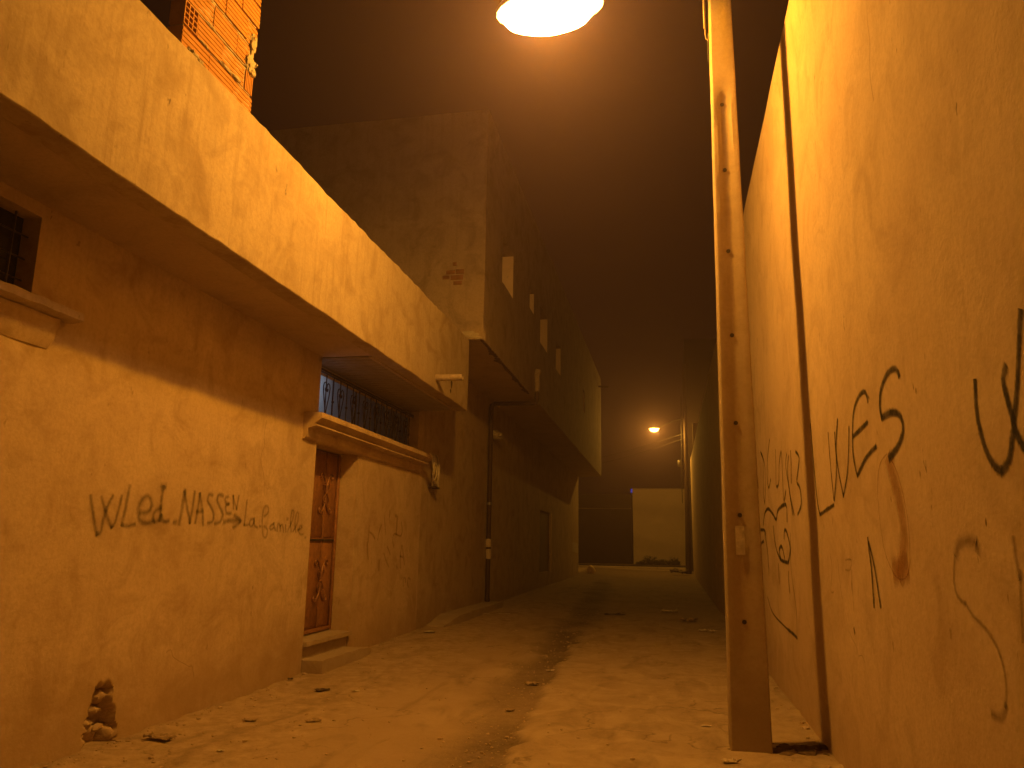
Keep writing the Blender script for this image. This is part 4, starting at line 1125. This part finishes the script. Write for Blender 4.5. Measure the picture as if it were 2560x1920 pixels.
crumple('paper_scrap', -3.60, 21.3, .16, .10, .03, M['paper'], 'white scrap beyond the drainpipe', 'litter', 14, .4)
crumple('paper_scrap', -3.42, 8.45, .08, .05, .02, M['paper'], 'tiny pale scrap on the road before the door steps', 'litter', 15, .4)
crumple('leaf_litter', -3.79, 8.38, .14, .08, .025, M['darklitter'], 'dark leaf scraps left of the tiny pale scrap before the steps', 'litter', 16, .7)
crumple('bottle_cap', -4.38, 8.8, .06, .05, .03, M['darklitter'], 'black scrap against the left wall foot just before the step', 'litter', 17, .7)
crumple('rag', -1.62, 8.05, .10, .06, .03, M['dirtypaper'], 'crumpled brown rag in the gutter nearer than the crushed carton', 'litter', 18, .2)
crumple('paper_scrap', -1.60, 10.7, .13, .06, .02, M['plastic'], 'pale scrap in the gutter beyond the crushed carton', 'litter', 19, .2)
crumple('paper_scrap', -3.45, 5.85, .05, .03, .012, M['paper'], 'tiny white fleck near the bottom left of the road', 'litter', 20, .2)
crumple('rag', -1.41, 19.5, .45, .22, .04, M['darklitter'], 'dark flattened rag in mid alley far off', 'litter', 21, .2)
crumple('rubbish_bag', .45, 44.6, .9, .6, .35, M['darklitter'], 'dark rubbish heaped at the foot of the distant lamp pole', 'rubbish', 22, .2)
mb = MB(); blob(mb, (-4.1, 41.2, .42), .26, (.8, .8, 1.1), 30, 2, .3); tag(mb.build('corner_stone', M['pale']), 'pale boulder standing at the far corner of the left house', 'stone')
# pebbles and crumbs of masonry strewn over the dirt
rnd = random.Random(11); mb = MB()
ico = bmesh.new(); bmesh.ops.create_icosphere(ico, subdivisions=1, radius=1); iv = [v_.co.copy() for v_ in ico.verts]; ifc = [[v_.index for v_ in f.verts] for f in ico.faces]; ico.free()
k = 0
while k < 3600:
    y = 5 + 19*rnd.random()**1.5; x = rnd.uniform(-4.42, 1.2)
    g, s_, sd, ft = zones(x, y)
    if rnd.random() > .03 + .5*g + .10*sd + .9*ft: continue
    r_ = .0025 + .012*rnd.random()**4 + (.016*rnd.random()**14)
    zc = gz(x, y) + r_*.3; sd_ = rnd.random()*50
    a, b_, c_ = rnd.uniform(.7, 1.4), rnd.uniform(.7, 1.4), rnd.uniform(.4, .8)
    mb.add([(x+v_.x*r_*a*(1+.3*noise.noise(v_*2+Vector((sd_, 0, 0)))), y+v_.y*r_*b_*(1+.3*noise.noise(v_*2+Vector((0, sd_, 0)))), zc+v_.z*r_*c_) for v_ in iv], ifc); k += 1
o = mb.build('gravel', M['stone'], smooth=False); tag(o, 'pebbles and crumbs of masonry strewn over the alley floor', kind='stuff')
# heap of dark soil between the lamp pole and the wall
mb = MB()
for i in range(16):
    a = rnd.uniform(.74, 1.2); yy = rnd.uniform(6.9, 7.35); blob(mb, (a, yy, .01), rnd.uniform(.03, .07), (1.3, 1, .55), i+200, 2, .6)
o = mb.build('soil_heap', M['soil']); tag(o, 'small heap of dark soil between the lamp pole foot and the right wall', 'soil heap')
mb = MB()
for i in range(14):
    a = 2*PI*i/14; blob(mb, (.595+.19*math.cos(a), 7.03+.155*math.sin(a), .0), rnd.uniform(.02, .04), (1.4, 1.4, .5), i+300, 2, .6)
o = mb.build('base_rubble', M['soil'], SL)

# ------------------------------------------------------------------ haze
mb = MB(); mb.box(-122, 122, -62, 252, -1.0, 15.6)
hz = mb.build('haze', M['soil'], smooth=False); tag(hz, 'thin dusty night haze filling the alley', kind='stuff')
hm = bpy.data.materials.new('haze_air'); hm.use_nodes = True; t = hm.node_tree; t.nodes.clear()
pv_ = t.nodes.new('ShaderNodeVolumePrincipled'); pv_.inputs['Density'].default_value = .0056; pv_.inputs['Color'].default_value = (.95, .68, .80, 1); pv_.inputs['Anisotropy'].default_value = .7
oo = t.nodes.new('ShaderNodeOutputMaterial'); t.links.new(pv_.outputs[0], oo.inputs['Volume'])
hz.data.materials.clear(); hz.data.materials.append(hm)
